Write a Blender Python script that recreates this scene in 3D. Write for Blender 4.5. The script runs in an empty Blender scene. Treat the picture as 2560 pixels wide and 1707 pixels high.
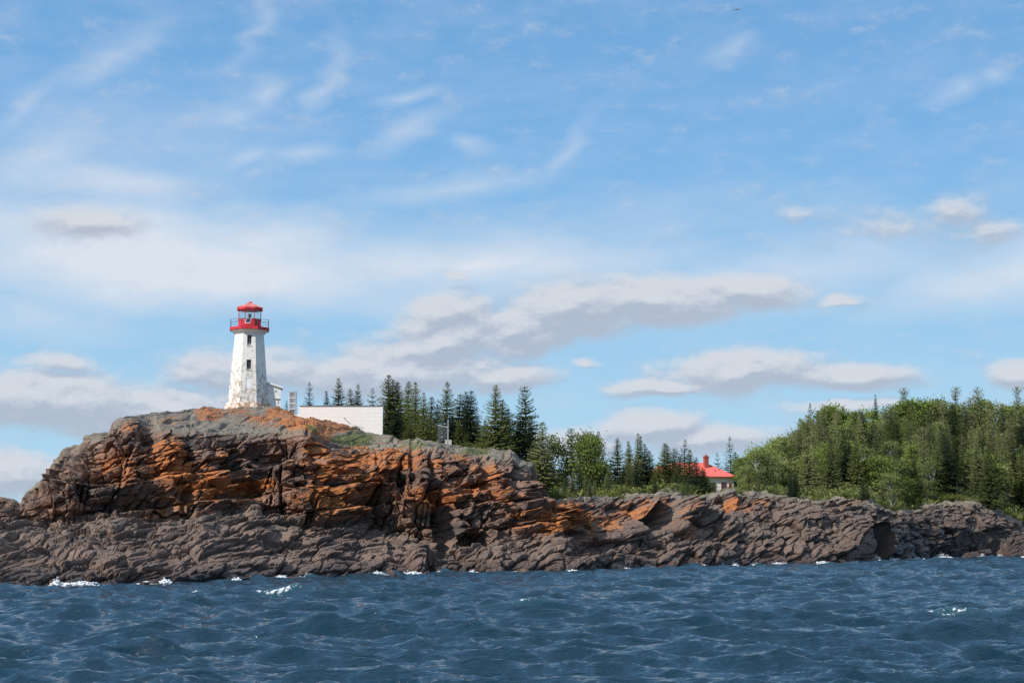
import bpy, math, random
import numpy as np
from mathutils import Vector, Matrix

R = math.radians
scene = bpy.context.scene
COL = scene.collection

# ------------------------------------------------------------------ camera
FPX = 4000.0            # focal length in photo pixels (photo 2560 x 1707)
EYE = 3.0               # eye height over the lake, standing in a boat
HORIZON = 1335.0        # photo row of the horizon
PITCH = math.atan((HORIZON - 853.5) / FPX)
cp, sp = math.cos(PITCH), math.sin(PITCH)
cam_d = bpy.data.cameras.new("camera")
cam_d.sensor_width = 36.0
cam_d.lens = 36.0 * FPX / 2560.0
cam_d.clip_start = 0.5
cam_d.clip_end = 60000.0
cam = bpy.data.objects.new("camera", cam_d)
cam.location = (0, 0, EYE)
cam.rotation_euler = (math.pi / 2 + PITCH, 0, 0)
COL.objects.link(cam)
scene.camera = cam

# ------------------------------------------------------------------ light
SUN_AZ, SUN_EL = R(50), R(38)     # sun behind the left shoulder
sun_dir = Vector((-math.sin(SUN_AZ) * math.cos(SUN_EL), -math.cos(SUN_AZ) * math.cos(SUN_EL), math.sin(SUN_EL)))
sd = bpy.data.lights.new("sun", 'SUN')
sd.energy = 4.9
sd.angle = R(0.5)
sd.color = (1.0, 0.94, 0.86)
sun = bpy.data.objects.new("sun", sd)
sun.rotation_euler = (-sun_dir).to_track_quat('-Z', 'Y').to_euler()
sun.location = (-80, -60, 90)
COL.objects.link(sun)

scene.view_settings.view_transform = 'Standard'
scene.view_settings.look = 'None'
scene.view_settings.exposure = 0.0
scene.view_settings.gamma = 1.0
scene.render.engine = 'CYCLES'
scene.cycles.max_bounces = 6
scene.cycles.diffuse_bounces = 4
scene.cycles.glossy_bounces = 2
scene.cycles.transmission_bounces = 4
scene.cycles.transparent_max_bounces = 6
scene.cycles.caustics_reflective = False
scene.cycles.caustics_refractive = False


def ray(px, py):
    a = (px - 1280.0) / FPX
    b = -(py - 853.5) / FPX
    return a, cp - b * sp, sp + b * cp


def at(px, py, Y):
    """world point seen at a photo pixel at ground distance Y"""
    x, y, z = ray(px, py)
    k = Y / y
    return x * k, Y, EYE + z * k


def slope_of(py):
    b = -(py - 853.5) / FPX
    return (sp + b * cp) / (cp - b * sp)


def x_of(px, Y, z):
    m = (z - EYE) / Y
    b = (m * cp - sp) / (cp + m * sp)
    return Y * ((px - 1280.0) / FPX) / (cp - b * sp)


# ------------------------------------------------------------------ sky
def build_world():
    w = bpy.data.worlds.new("World")
    scene.world = w
    w.use_nodes = True
    nt = w.node_tree
    nt.nodes.clear()
    N, L = nt.nodes.new, nt.links.new
    STR = 0.10

    def math_n(op, a, b=None, c=None, clamp=False):
        n = N('ShaderNodeMath')
        n.operation = op
        n.use_clamp = clamp
        for i, v in enumerate((a, b, c)):
            if v is None:
                continue
            if isinstance(v, (int, float)):
                n.inputs[i].default_value = v
            else:
                L(v, n.inputs[i])
        return n.outputs[0]

    def vmath(op, a, b):
        n = N('ShaderNodeVectorMath')
        n.operation = op
        for i, v in enumerate((a, b)):
            if isinstance(v, (tuple, list)):
                n.inputs[i].default_value = v
            else:
                L(v, n.inputs[i])
        return n.outputs[0]

    def noise(vec, scale, detail, rough, col=False):
        n = N('ShaderNodeTexNoise')
        n.inputs['Scale'].default_value = scale
        n.inputs['Detail'].default_value = detail
        n.inputs['Roughness'].default_value = rough
        L(vec, n.inputs['Vector'])
        return n.outputs['Color' if col else 'Fac']

    def remap(v, a, b, c=0.0, d=1.0, smooth=True):
        n = N('ShaderNodeMapRange')
        if smooth:
            n.interpolation_type = 'SMOOTHSTEP'
        L(v, n.inputs[0])
        for i, q in enumerate((a, b, c, d)):
            n.inputs[i + 1].default_value = q
        return n.outputs[0]

    def mixc(f, a, b):
        n = N('ShaderNodeMix')
        n.data_type = 'RGBA'
        for s, v in ((n.inputs[0], f), (n.inputs[6], a), (n.inputs[7], b)):
            if isinstance(v, tuple):
                s.default_value = (*v, 1.0)
            elif isinstance(v, (int, float)):
                s.default_value = v
            else:
                L(v, s)
        return n.outputs[2]

    sky = N('ShaderNodeTexSky')
    sky.sky_type = 'NISHITA'
    sky.sun_disc = False
    sky.sun_elevation = SUN_EL
    sky.sun_rotation = math.pi + SUN_AZ
    sky.altitude = 200.0
    sky.air_density = 1.0
    sky.dust_density = 0.35
    sky.ozone_density = 2.2

    tc = N('ShaderNodeTexCoord')
    sep = N('ShaderNodeSeparateXYZ')
    L(tc.outputs['Generated'], sep.inputs[0])
    az = math_n('MULTIPLY', math_n('ARCTAN2', sep.outputs[0], sep.outputs[1]), 57.29578)
    el = math_n('MULTIPLY', math_n('ARCSINE', sep.outputs[2]), 57.29578)
    comb = N('ShaderNodeCombineXYZ')
    L(az, comb.inputs[0])
    L(el, comb.inputs[1])
    p0 = comb.outputs[0]

    def deg(px, py):
        x, y, z = ray(px, py)
        return math.degrees(math.atan2(x, y)), math.degrees(math.atan2(z, math.hypot(x, y)))

    K = math.degrees(1.0 / FPX)

    def blobs(p, lst):
        tot = None
        for (px, py, wx, wy, rot, amp) in lst:
            m = N('ShaderNodeMapping')
            m.vector_type = 'TEXTURE'
            a, e = deg(px, py)
            m.inputs['Location'].default_value = (a, e, 0)
            m.inputs['Rotation'].default_value = (0, 0, R(rot))
            m.inputs['Scale'].default_value = (wx * K, wy * K, 1)
            L(p, m.inputs['Vector'])
            g = N('ShaderNodeTexGradient')
            g.gradient_type = 'SPHERICAL'
            L(m.outputs[0], g.inputs[0])
            v = math_n('MULTIPLY', g.outputs['Fac'], amp)
            tot = v if tot is None else math_n('SMOOTH_MAX', tot, v, 0.15)
        return tot

    # ---- thin high cloud
    hi = [(420, 640, 900, 190, -4, 1.42), (-100, 560, 520, 200, 0, 0.9), (1150, 650, 900, 130, 2, 1.0),
          (1900, 680, 900, 140, 4, 0.62), (2500, 700, 420, 130, 8, 0.85), (120, 400, 420, 200, 28, 0.55),
          (300, 470, 420, 90, -8, 0.75), (560, 290, 170, 80, 25, 0.52), (650, 225, 110, 70, 40, 0.52),
          (800, 205, 190, 62, 62, 0.48), (620, 415, 110, 60, 30, 0.52), (740, 400, 170, 50, 12, 0.52),
          (1010, 330, 260, 60, 28, 0.5), (1030, 225, 160, 40, 10, 0.5), (1440, 365, 170, 55, 50, 0.46),
          (1180, 355, 80, 45, 10, 0.48), (1850, 100, 120, 42, 20, 0.40), (2380, 218, 140, 46, 6, 0.48),
          (2500, 207, 80, 38, 6, 0.45), (250, 165, 280, 90, 42, 0.46), (1150, 470, 500, 60, 12, 0.5),
          (90, 780, 420, 90, -6, 0.5), (-700, 600, 700, 260, 0, 0.9), (3100, 620, 600, 180, 6, 0.8),
          (60, 270, 330, 55, 40, 0.45), (660, 80, 260, 45, 38, 0.36), (380, 400, 760, 300, 8, 0.34), (1500, 575, 1100, 130, 4, 0.36)]
    stretch = N('ShaderNodeMapping')
    stretch.inputs['Rotation'].default_value = (0, 0, R(-18))
    stretch.inputs['Scale'].default_value = (0.16, 0.42, 1)
    L(p0, stretch.inputs['Vector'])
    wv = noise(stretch.outputs[0], 0.7, 3, 0.55, True)
    pw = vmath('ADD', p0, vmath('MULTIPLY', vmath('SUBTRACT', wv, (0.5, 0.5, 0.5)), (5.0, 2.4, 0)))
    nh = noise(stretch.outputs[0], 1.7, 7, 0.60)
    bh = blobs(pw, hi)
    rawh = math_n('ADD', bh, math_n('MULTIPLY', math_n('SUBTRACT', nh, 0.5), math_n('MULTIPLY_ADD', bh, 0.60, 0.34)))
    ah = remap(rawh, 0.07, 1.0, 0.0, 0.96, False)

    # ---- cumulus banks
    lo = [(1640, 750, 340, 92, -3, 1.15), (1430, 775, 300, 105, 4, 1.12), (1880, 728, 230, 62, -6, 1.0), (1290, 830, 230, 105, 12, 1.08), (1110, 790, 210, 90, 14, 0.95),
          (980, 930, 430, 100, 4, 1.05), (640, 925, 340, 85, 0, 0.95), (1270, 950, 190, 55, 4, 0.9), (110, 1000, 430, 112, -2, 1.12), (430, 1015, 320, 90, 0, 1.0),
          (1080, 860, 420, 100, 14, 0.95), (40, 1190, 200, 80, 0, 1.05), (1850, 926, 300, 80, 3, 1.15), (2110, 942, 290, 54, -3, 1.0), (1640, 966, 210, 40, 2, 0.9),
          (1625, 1066, 190, 68, 0, 1.1), (1780, 1100, 270, 62, 0, 0.95), (1450, 1110, 220, 64, 0, 0.9), (2390, 535, 150, 80, 0, 0.56),
          (2220, 560, 260, 70, 0, 0.46), (2460, 585, 240, 62, 0, 0.50), (2540, 943, 110, 52, 0, 1.05), (222, 560, 185, 72, 2, 0.95),
          (2020, 535, 130, 40, 0, 0.42), (1470, 906, 62, 28, 0, 0.8), (2120, 748, 80, 24, 0, 0.8), (1140, 690, 60, 20, 0, 0.7), (2130, 1014, 220, 28, 0, 0.85),
          (-500, 1000, 600, 150, 0, 1.0), (3000, 950, 500, 110, 0, 1.0), (150, 905, 130, 34, 0, 0.8)]
    st2 = N('ShaderNodeMapping')
    st2.inputs['Scale'].default_value = (0.34, 0.62, 1)
    L(p0, st2.inputs['Vector'])
    wv2 = noise(st2.outputs[0], 1.1, 4, 0.55, True)
    warp2 = vmath('MULTIPLY', vmath('SUBTRACT', wv2, (0.5, 0.5, 0.5)), (1.9, 0.75, 0))

    def low_raw(off):
        q = vmath('ADD', vmath('ADD', p0, warp2), off)
        b = blobs(q, lo)
        m = N('ShaderNodeMapping')
        m.inputs['Scale'].default_value = (0.5, 1.05, 1)
        L(vmath('ADD', p0, off), m.inputs['Vector'])
        n = noise(m.outputs[0], 1.15, 7, 0.66)
        return math_n('ADD', b, math_n('MULTIPLY', math_n('SUBTRACT', n, 0.5), 0.9))
    r0 = low_raw((0, 0, 0))
    r1 = low_raw((-0.15, 0.30, 0))
    al = remap(r0, 0.08, 0.60, 0.0, 0.92)
    lit = remap(math_n('SUBTRACT', r0, r1), -0.16, 0.26)
    lowc = mixc(lit, (0.44 / STR, 0.50 / STR, 0.61 / STR), (0.67 / STR, 0.70 / STR, 0.76 / STR))

    cr = N('ShaderNodeValToRGB')      # clear summer air in view: pale cyan low down, deeper blue above
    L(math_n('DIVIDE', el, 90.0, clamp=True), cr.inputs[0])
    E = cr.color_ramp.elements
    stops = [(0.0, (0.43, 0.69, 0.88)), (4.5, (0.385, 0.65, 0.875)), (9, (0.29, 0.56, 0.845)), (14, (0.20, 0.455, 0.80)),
             (20, (0.155, 0.38, 0.71)), (32, (0.26, 0.47, 0.77)), (55, (0.50, 0.62, 0.83)), (90, (0.60, 0.70, 0.86))]  # last stops, overhead and out of view, are brightened to lift the shadows
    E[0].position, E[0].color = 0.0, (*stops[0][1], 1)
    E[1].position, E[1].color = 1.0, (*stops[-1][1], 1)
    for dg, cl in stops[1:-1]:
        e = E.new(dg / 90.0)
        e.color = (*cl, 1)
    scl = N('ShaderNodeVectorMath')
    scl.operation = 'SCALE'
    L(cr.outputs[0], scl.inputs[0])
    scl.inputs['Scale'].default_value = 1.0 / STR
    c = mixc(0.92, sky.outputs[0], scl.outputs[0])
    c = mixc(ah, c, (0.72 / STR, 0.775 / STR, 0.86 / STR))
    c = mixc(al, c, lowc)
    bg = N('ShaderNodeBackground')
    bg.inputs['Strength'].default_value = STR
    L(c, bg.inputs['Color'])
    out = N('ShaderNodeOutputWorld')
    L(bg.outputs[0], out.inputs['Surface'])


build_world()


# ------------------------------------------------------------------ helpers
def tag(o, label=None, cat=None, group=None, kind=None):
    if label:
        o['label'] = label
    if cat:
        o['category'] = cat
    if group:
        o['group'] = group
    if kind:
        o['kind'] = kind
    return o


def empty(name, loc, rz=0.0, label=None, cat=None, group=None):
    o = bpy.data.objects.new(name, None)
    o.empty_display_size = 0.3
    o.location = loc
    o.rotation_euler = (0, 0, rz)
    COL.objects.link(o)
    return tag(o, label, cat, group)


def link(name, me, parent=None, loc=None):
    o = bpy.data.objects.new(name, me)
    COL.objects.link(o)
    if parent is not None:
        o.parent = parent
    if loc is not None:
        o.location = loc
    return o


def np_mesh(name, V, F, mat=None, smooth=False):
    """mesh out of a vertex array (n,3) and a face array (m,4) or (m,3)"""
    V = np.asarray(V, np.float32)
    F = np.asarray(F, np.int32)
    me = bpy.data.meshes.new(name)
    n, m, k = len(V), len(F), F.shape[1]
    me.vertices.add(n)
    me.vertices.foreach_set('co', V.ravel())
    me.loops.add(m * k)
    me.loops.foreach_set('vertex_index', F.ravel())
    me.polygons.add(m)
    me.polygons.foreach_set('loop_start', np.arange(0, m * k, k, dtype=np.int32))
    if smooth:
        me.polygons.foreach_set('use_smooth', np.ones(m, bool))
    else:
        me.polygons.foreach_set('use_smooth', np.zeros(m, bool))
    me.update(calc_edges=True)
    if mat:
        me.materials.append(mat)
    return me


class MB:
    """collects simple solids, then links them as ONE mesh object"""
    def __init__(self):
        self.v, self.f = [], []

    def add(self, vs, fs):
        b = len(self.v)
        self.v += [tuple(p) for p in vs]
        self.f += [tuple(i + b for i in q) for q in fs]
        return self

    def box(self, x0, x1, y0, y1, z0, z1):
        return self.add([(x0, y0, z0), (x1, y0, z0), (x1, y1, z0), (x0, y1, z0), (x0, y0, z1), (x1, y0, z1), (x1, y1, z1), (x0, y1, z1)],
                        [(3, 2, 1, 0), (4, 5, 6, 7), (0, 1, 5, 4), (1, 2, 6, 5), (2, 3, 7, 6), (3, 0, 4, 7)])

    def hexa(self, p8):
        return self.add(p8, [(3, 2, 1, 0), (4, 5, 6, 7), (0, 1, 5, 4), (1, 2, 6, 5), (2, 3, 7, 6), (3, 0, 4, 7)])

    def prism(self, n, rings, rot=0.0, cx=0.0, cy=0.0, cap=True):
        """rings: list of (apothem, z)"""
        k = 1.0 / math.cos(math.pi / n)
        vs, fs = [], []
        for (r, z) in rings:
            for i in range(n):
                a = rot + (i + 0.5) * 2 * math.pi / n
                vs.append((cx + r * k * math.sin(a), cy - r * k * math.cos(a), z))
        for j in range(len(rings) - 1):
            for i in range(n):
                i2 = (i + 1) % n
                fs.append((j * n + i, j * n + i2, (j + 1) * n + i2, (j + 1) * n + i))
        if cap:
            fs.append(tuple(reversed(range(n))))
            fs.append(tuple(range((len(rings) - 1) * n, len(rings) * n)))
        return self.add(vs, fs)

    def tube(self, pts, radii, n=6, cap=True):
        pts = [Vector(p) for p in pts]
        if isinstance(radii, (int, float)):
            radii = [radii] * len(pts)
        vs, fs = [], []
        ref = Vector((0.31, 0.87, 0.13))
        for i, p in enumerate(pts):
            d = (pts[min(i + 1, len(pts) - 1)] - pts[max(i - 1, 0)]).normalized()
            u = d.cross(ref)
            if u.length < 1e-3:
                u = d.cross(Vector((1, 0, 0)))
            u.normalize()
            w = d.cross(u)
            for k in range(n):
                a = 2 * math.pi * k / n
                vs.append(p + (u * math.cos(a) + w * math.sin(a)) * radii[i])
        for i in range(len(pts) - 1):
            for k in range(n):
                k2 = (k + 1) % n
                fs.append((i * n + k, i * n + k2, (i + 1) * n + k2, (i + 1) * n + k))
        if cap:
            fs.append(tuple(reversed(range(n))))
            fs.append(tuple(range((len(pts) - 1) * n, len(pts) * n)))
        return self.add(vs, fs)

    def mesh(self, name, mat, smooth=False):
        me = bpy.data.meshes.new(name)
        me.from_pydata(self.v, [], self.f)
        me.materials.append(mat)
        if smooth:
            me.polygons.foreach_set('use_smooth', np.ones(len(me.polygons), bool))
        me.update()
        return me

    def build(self, name, mat, parent=None, loc=None, smooth=False, bevel=0.0):
        o = link(name, self.mesh(name, mat, smooth), parent, loc)
        if bevel > 0:
            b = o.modifiers.new('edge', 'BEVEL')
            b.width = bevel
            b.segments = 2
            b.limit_method = 'ANGLE'
        return o


# ------------------------------------------------------------------ noise in numpy
def _hash(ix, iy, seed):
    h = (ix.astype(np.int64) * 374761393 + iy.astype(np.int64) * 668265263 + seed * 1442695041) & 0xFFFFFFFF
    h = ((h ^ (h >> 13)) * 1274126177) & 0xFFFFFFFF
    h = ((h ^ (h >> 16)) * 2246822519) & 0xFFFFFFFF
    return (h ^ (h >> 15)).astype(np.uint32)


def _h01(ix, iy, seed):
    return _hash(ix, iy, seed).astype(np.float32) / np.float32(4294967295.0)


def vnoise(x, y, seed=0):
    ix, iy = np.floor(x), np.floor(y)
    fx, fy = (x - ix).astype(np.float32), (y - iy).astype(np.float32)
    ix, iy = ix.astype(np.int64), iy.astype(np.int64)
    fx = fx * fx * fx * (fx * (fx * 6 - 15) + 10)
    fy = fy * fy * fy * (fy * (fy * 6 - 15) + 10)
    a = _h01(ix, iy, seed)
    b = _h01(ix + 1, iy, seed)
    c = _h01(ix, iy + 1, seed)
    d = _h01(ix + 1, iy + 1, seed)
    return (a + (b - a) * fx + (c - a) * fy + (a - b - c + d) * fx * fy) * 2 - 1


def fbm(x, y, seed=0, oct=4, gain=0.5):
    t, a, s = 0, 1.0, 0
    for o in range(oct):
        t = t + a * vnoise(x * 2 ** o + 17.3 * o, y * 2 ** o - 9.1 * o, seed + o)
        s += a
        a *= gain
    return t / s


def voro(x, y, seed, jit=0.9):
    """nearest cell: random id values, offset from its centre, F2-F1"""
    ix, iy = np.floor(x).astype(np.int64), np.floor(y).astype(np.int64)
    f1 = np.full(x.shape, 9.0, np.float32)
    f2 = np.full(x.shape, 9.0, np.float32)
    bx = np.zeros(x.shape, np.int64)
    by = np.zeros(x.shape, np.int64)
    dx = np.zeros(x.shape, np.float32)
    dy = np.zeros(x.shape, np.float32)
    for i in (-1, 0, 1):
        for j in (-1, 0, 1):
            cx, cy = ix + i, iy + j
            ox = x - (cx + 0.5 + jit * (_h01(cx, cy, seed) - 0.5))
            oy = y - (cy + 0.5 + jit * (_h01(cx, cy, seed + 1) - 0.5))
            d = np.sqrt(np.sqrt(ox ** 4 + oy ** 4)).astype(np.float32)   # squarish cells: joints cross at right angles
            near = d < f1
            f2 = np.where(near, f1, np.minimum(f2, d))
            f1 = np.where(near, d, f1)
            bx = np.where(near, cx, bx)
            by = np.where(near, cy, by)
            dx = np.where(near, ox, dx).astype(np.float32)
            dy = np.where(near, oy, dy).astype(np.float32)
    return (_h01(bx, by, seed + 2), _h01(bx, by, seed + 3), _h01(bx, by, seed + 4), dx, dy, f2 - f1)


def bricks(u, v, hu, hv, seed):
    """jointed rock: beds of uneven thickness, each cut into blocks of uneven width"""
    vv = v / hv + 0.38 * vnoise(v / hv * 0.6, u / (7 * hu), seed) + 0.22 * vnoise(u / (2.5 * hu), v / hv * 0.3, seed + 5)
    li = np.floor(vv)
    lv = (vv - li).astype(np.float32)
    l = li.astype(np.int64)
    uu = u / hu + 13.7 * _h01(l, l * 0, seed + 1) + 0.42 * vnoise(u / hu * 0.7 + li * 3.1, li * 7.7, seed + 2) + 0.12 * vnoise(v / hv * 2.2, u / hu, seed + 3)
    ci = np.floor(uu)
    lu = (uu - ci).astype(np.float32)
    c = ci.astype(np.int64)
    ed = np.minimum(np.minimum(lu, 1 - lu) * hu, np.minimum(lv, 1 - lv) * hv)
    return (_h01(c, l, seed + 6), _h01(c, l, seed + 7), _h01(c, l, seed + 8), (lu - 0.5) * hu, lv * hv, ed)


def sstep(a, b, x):
    t = np.clip((x - a) / (b - a), 0, 1)
    return t * t * (3 - 2 * t)


# ------------------------------------------------------------------ materials
class NT:
    def __init__(self, name):
        self.m = bpy.data.materials.new(name)
        self.m.use_nodes = True
        self.t = self.m.node_tree
        self.t.nodes.clear()
        self.out = self.t.nodes.new('ShaderNodeOutputMaterial')

    def n(self, typ, **kw):
        q = self.t.nodes.new(typ)
        for k, v in kw.items():
            setattr(q, k, v)
        return q

    def put(self, sock, v):
        if isinstance(v, bpy.types.NodeSocket):
            self.t.links.new(v, sock)
        elif isinstance(v, (tuple, list)) and len(v) == 3 and sock.type == 'RGBA':
            sock.default_value = (*v, 1)
        else:
            sock.default_value = v

    def math(self, op, a, b=0.0, clamp=False):
        q = self.n('ShaderNodeMath', operation=op, use_clamp=clamp)
        self.put(q.inputs[0], a)
        self.put(q.inputs[1], b)
        return q.outputs[0]

    def mix(self, f, a, b, blend='MIX'):
        q = self.n('ShaderNodeMix', data_type='RGBA', blend_type=blend)
        self.put(q.inputs[0], f)
        self.put(q.inputs[6], a)
        self.put(q.inputs[7], b)
        return q.outputs[2]

    def noise(self, vec, scale, detail=5, rough=0.55, out='Fac'):
        q = self.n('ShaderNodeTexNoise')
        q.inputs['Scale'].default_value = scale
        q.inputs['Detail'].default_value = detail
        q.inputs['Roughness'].default_value = rough
        if vec is not None:
            self.put(q.inputs['Vector'], vec)
        return q.outputs[out]

    def ramp(self, v, a, b, c=0.0, d=1.0):
        q = self.n('ShaderNodeMapRange', interpolation_type='SMOOTHSTEP')
        self.put(q.inputs[0], v)
        for i, k in enumerate((a, b, c, d)):
            self.put(q.inputs[i + 1], k)
        return q.outputs[0]

    def mapping(self, vec, scale=(1, 1, 1), rot=(0, 0, 0)):
        q = self.n('ShaderNodeMapping')
        q.inputs['Scale'].default_value = scale
        q.inputs['Rotation'].default_value = rot
        self.put(q.inputs['Vector'], vec)
        return q.outputs[0]

    def bump(self, h, strength=0.5, dist=0.1, normal=None):
        q = self.n('ShaderNodeBump')
        q.inputs['Strength'].default_value = strength
        q.inputs['Distance'].default_value = dist
        self.put(q.inputs['Height'], h)
        if normal is not None:
            self.put(q.inputs['Normal'], normal)
        return q.outputs[0]

    def bsdf(self, color, rough=0.7, normal=None, spec=0.3, metal=0.0, **kw):
        q = self.n('ShaderNodeBsdfPrincipled')
        self.put(q.inputs['Base Color'], color)
        self.put(q.inputs['Roughness'], rough)
        self.put(q.inputs['Specular IOR Level'], spec)
        self.put(q.inputs['Metallic'], metal)
        if normal is not None:
            self.put(q.inputs['Normal'], normal)
        for k, v in kw.items():
            self.put(q.inputs[k.replace('_', ' ')], v)
        return q.outputs[0]

    def done(self, shader):
        self.t.links.new(shader, self.out.inputs['Surface'])
        return self.m


def obj_co(t):
    return t.n('ShaderNodeTexCoord').outputs['Object']


def mat_plain(name, col, rough=0.6, var=0.12, scale=6.0, metal=0.0, spec=0.3, bump=0.0):
    t = NT(name)
    co = obj_co(t)
    nz = t.noise(co, scale, 6, 0.6)
    c = t.mix(t.ramp(nz, 0.3, 0.7), tuple(k * (1 - var) for k in col), tuple(min(1, k * (1 + var)) for k in col))
    nm = t.bump(nz, 0.4, bump) if bump > 0 else None
    return t.done(t.bsdf(c, rough, nm, spec, metal))


def mat_peeling(name, paint, under1, under2, lo, hi, zlo, zhi, sc=1.0):
    """paint that flakes off, more so towards zlo (object height)"""
    t = NT(name)
    co = obj_co(t)
    sepn = t.n('ShaderNodeSeparateXYZ')
    t.put(sepn.inputs[0], co)
    wear = t.ramp(sepn.outputs[2], zlo, zhi, lo, hi)
    n1 = t.noise(t.mapping(co, (1.0, 1.0, 0.7)), 1.15 * sc, 9, 0.72)
    n2 = t.noise(co, 4.5 * sc, 7, 0.7)
    n = t.math('ADD', t.math('MULTIPLY', n1, 0.6), t.math('MULTIPLY', n2, 0.4))
    gone = t.ramp(t.math('SUBTRACT', n, wear), 0.0, 0.035)
    un = t.mix(t.ramp(t.noise(co, 1.7 * sc, 5, 0.6), 0.42, 0.58), under1, under2)
    dirt = t.ramp(t.noise(t.mapping(co, (2.5, 2.5, 0.25)), 1.6, 6, 0.6), 0.42, 0.72, 0.0, 0.42)
    base = t.mix(dirt, paint, (0.62, 0.56, 0.48))
    c = t.mix(gone, base, un)
    nm = t.bump(t.math('ADD', t.math('MULTIPLY', gone, -0.6), t.math('MULTIPLY', n2, 0.5)), 0.5, 0.02)
    return t.done(t.bsdf(c, 0.65, nm, 0.3))


M = {}
M['tower'] = mat_peeling('peeling_white_paint', (0.80, 0.765, 0.71), (0.38, 0.25, 0.17), (0.38, 0.37, 0.32), 0.487, 0.562, 0.3, 9.0, 2.2)
M['plinth'] = mat_peeling('rusty_plinth', (0.74, 0.66, 0.58), (0.42, 0.19, 0.08), (0.30, 0.24, 0.18), 0.47, 0.52, 0.0, 1.0)
M['white'] = mat_plain('white_paint', (0.80, 0.78, 0.74), 0.6, 0.05, 3.0)
M['white_metal'] = mat_plain('white_metal', (0.80, 0.80, 0.80), 0.4, 0.04, 3.0)
M['red'] = mat_plain('red_paint', (0.56, 0.035, 0.045), 0.45, 0.15, 2.5)
M['red_roof'] = mat_plain('glare_red_paint', (0.66, 0.19, 0.155), 0.5, 0.2, 1.6)  # lightened red: glare of sun and sky is put into the colour
M['house_roof'] = mat_plain('red_metal_roof', (0.84, 0.15, 0.115), 0.45, 0.08, 0.8)
M['dark'] = mat_plain('dark_opening', (0.035, 0.035, 0.04), 0.4, 0.2, 5.0)
M['rail'] = mat_plain('dark_painted_rail', (0.10, 0.055, 0.075), 0.5, 0.1, 5.0)
M['steel'] = mat_plain('galvanised_steel', (0.55, 0.56, 0.56), 0.45, 0.1, 9.0, 0.4)
M['grey_metal'] = mat_plain('grey_metal', (0.32, 0.33, 0.34), 0.5, 0.1, 5.0)
M['panel'] = mat_plain('solar_cell', (0.05, 0.065, 0.10), 0.2, 0.2, 12.0, 0.0, 0.6)
M['brick'] = mat_plain('brick_red', (0.30, 0.085, 0.06), 0.8, 0.3, 7.0)
M['concrete'] = mat_plain('weathered_concrete', (0.42, 0.39, 0.35), 0.85, 0.2, 3.0, bump=0.02)
M['coping'] = mat_plain('tarred_coping', (0.16, 0.13, 0.12), 0.8, 0.3, 3.0)
M['feather'] = mat_plain('grey_white_feathers', (0.72, 0.74, 0.77), 0.7, 0.2, 4.0)


def mat_glass():
    t = NT('lantern_glass')
    tr = t.n('ShaderNodeBsdfTransparent')
    tr.inputs[0].default_value = (0.86, 0.92, 0.93, 1)
    gl = t.n('ShaderNodeBsdfGlossy')
    gl.inputs['Roughness'].default_value = 0.03
    mx = t.n('ShaderNodeMixShader')
    mx.inputs[0].default_value = 0.05
    t.put(mx.inputs[1], tr.outputs[0])
    t.put(mx.inputs[2], gl.outputs[0])
    return t.done(mx.outputs[0])


M['glass'] = mat_glass()


def mat_wall():
    """white painted block wall: faint courses, hairline cracks"""
    t = NT('white_block_wall')
    co = obj_co(t)
    sw = t.n('ShaderNodeSeparateXYZ')
    t.put(sw.inputs[0], co)
    cb = t.n('ShaderNodeCombineXYZ')
    t.put(cb.inputs[0], sw.outputs[0])
    t.put(cb.inputs[1], sw.outputs[2])
    br = t.n('ShaderNodeTexBrick')
    br.inputs['Scale'].default_value = 1.0
    br.inputs['Brick Width'].default_value = 1.7
    br.inputs['Row Height'].default_value = 0.42
    br.inputs['Mortar Size'].default_value = 0.012
    br.inputs['Mortar Smooth'].default_value = 0.6
    t.put(br.inputs['Vector'], cb.outputs[0])
    joint = br.outputs['Fac']
    n = t.noise(co, 1.1, 7, 0.65)
    fade = t.ramp(n, 0.40, 0.62, 0.25, 0.75)
    c = t.mix(t.math('MULTIPLY', joint, fade), (0.79, 0.745, 0.70), (0.42, 0.34, 0.29))
    stain = t.ramp(t.noise(t.mapping(co, (1.2, 1, 0.35)), 0.9, 8, 0.65), 0.58, 0.80, 0.0, 0.35)
    c = t.mix(stain, c, (0.52, 0.42, 0.34))
    crack = t.ramp(t.noise(t.mapping(co, (0.8, 1, 1.8)), 1.6, 9, 0.75), 0.66, 0.70)
    c = t.mix(crack, c, (0.24, 0.19, 0.16))
    return t.done(t.bsdf(c, 0.75, t.bump(t.math('ADD', joint, n), 0.3, 0.02), 0.2))


M['wall'] = mat_wall()


def mat_foliage(name, a, b, c, trans=0.22, sc=0.9, spread=0.5):
    """leaf colour between a and b by clumps and by plant; c: odd twigs"""
    t = NT(name)
    co = obj_co(t)
    oi = t.n('ShaderNodeObjectInfo')
    n = t.noise(co, sc, 4, 0.6)
    n2 = t.noise(co, sc * 5.5, 3, 0.6)
    f = t.math('ADD', t.math('MULTIPLY', n, 0.8), t.math('MULTIPLY', t.math('SUBTRACT', oi.outputs['Random'], 0.5), spread))
    col = t.mix(t.ramp(f, 0.18, 0.62), a, b)
    col = t.mix(t.ramp(n2, 0.60, 0.74, 0.0, 0.7), col, c)
    d = t.n('ShaderNodeBsdfDiffuse')
    t.put(d.inputs[0], col)
    tl = t.n('ShaderNodeBsdfTranslucent')
    t.put(tl.inputs[0], t.mix(1.0, col, (1.0, 1.05, 0.6), 'MULTIPLY'))
    mx = t.n('ShaderNodeMixShader')
    mx.inputs[0].default_value = trans
    t.put(mx.inputs[1], d.outputs[0])
    t.put(mx.inputs[2], tl.outputs[0])
    return t.done(mx.outputs[0])


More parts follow.
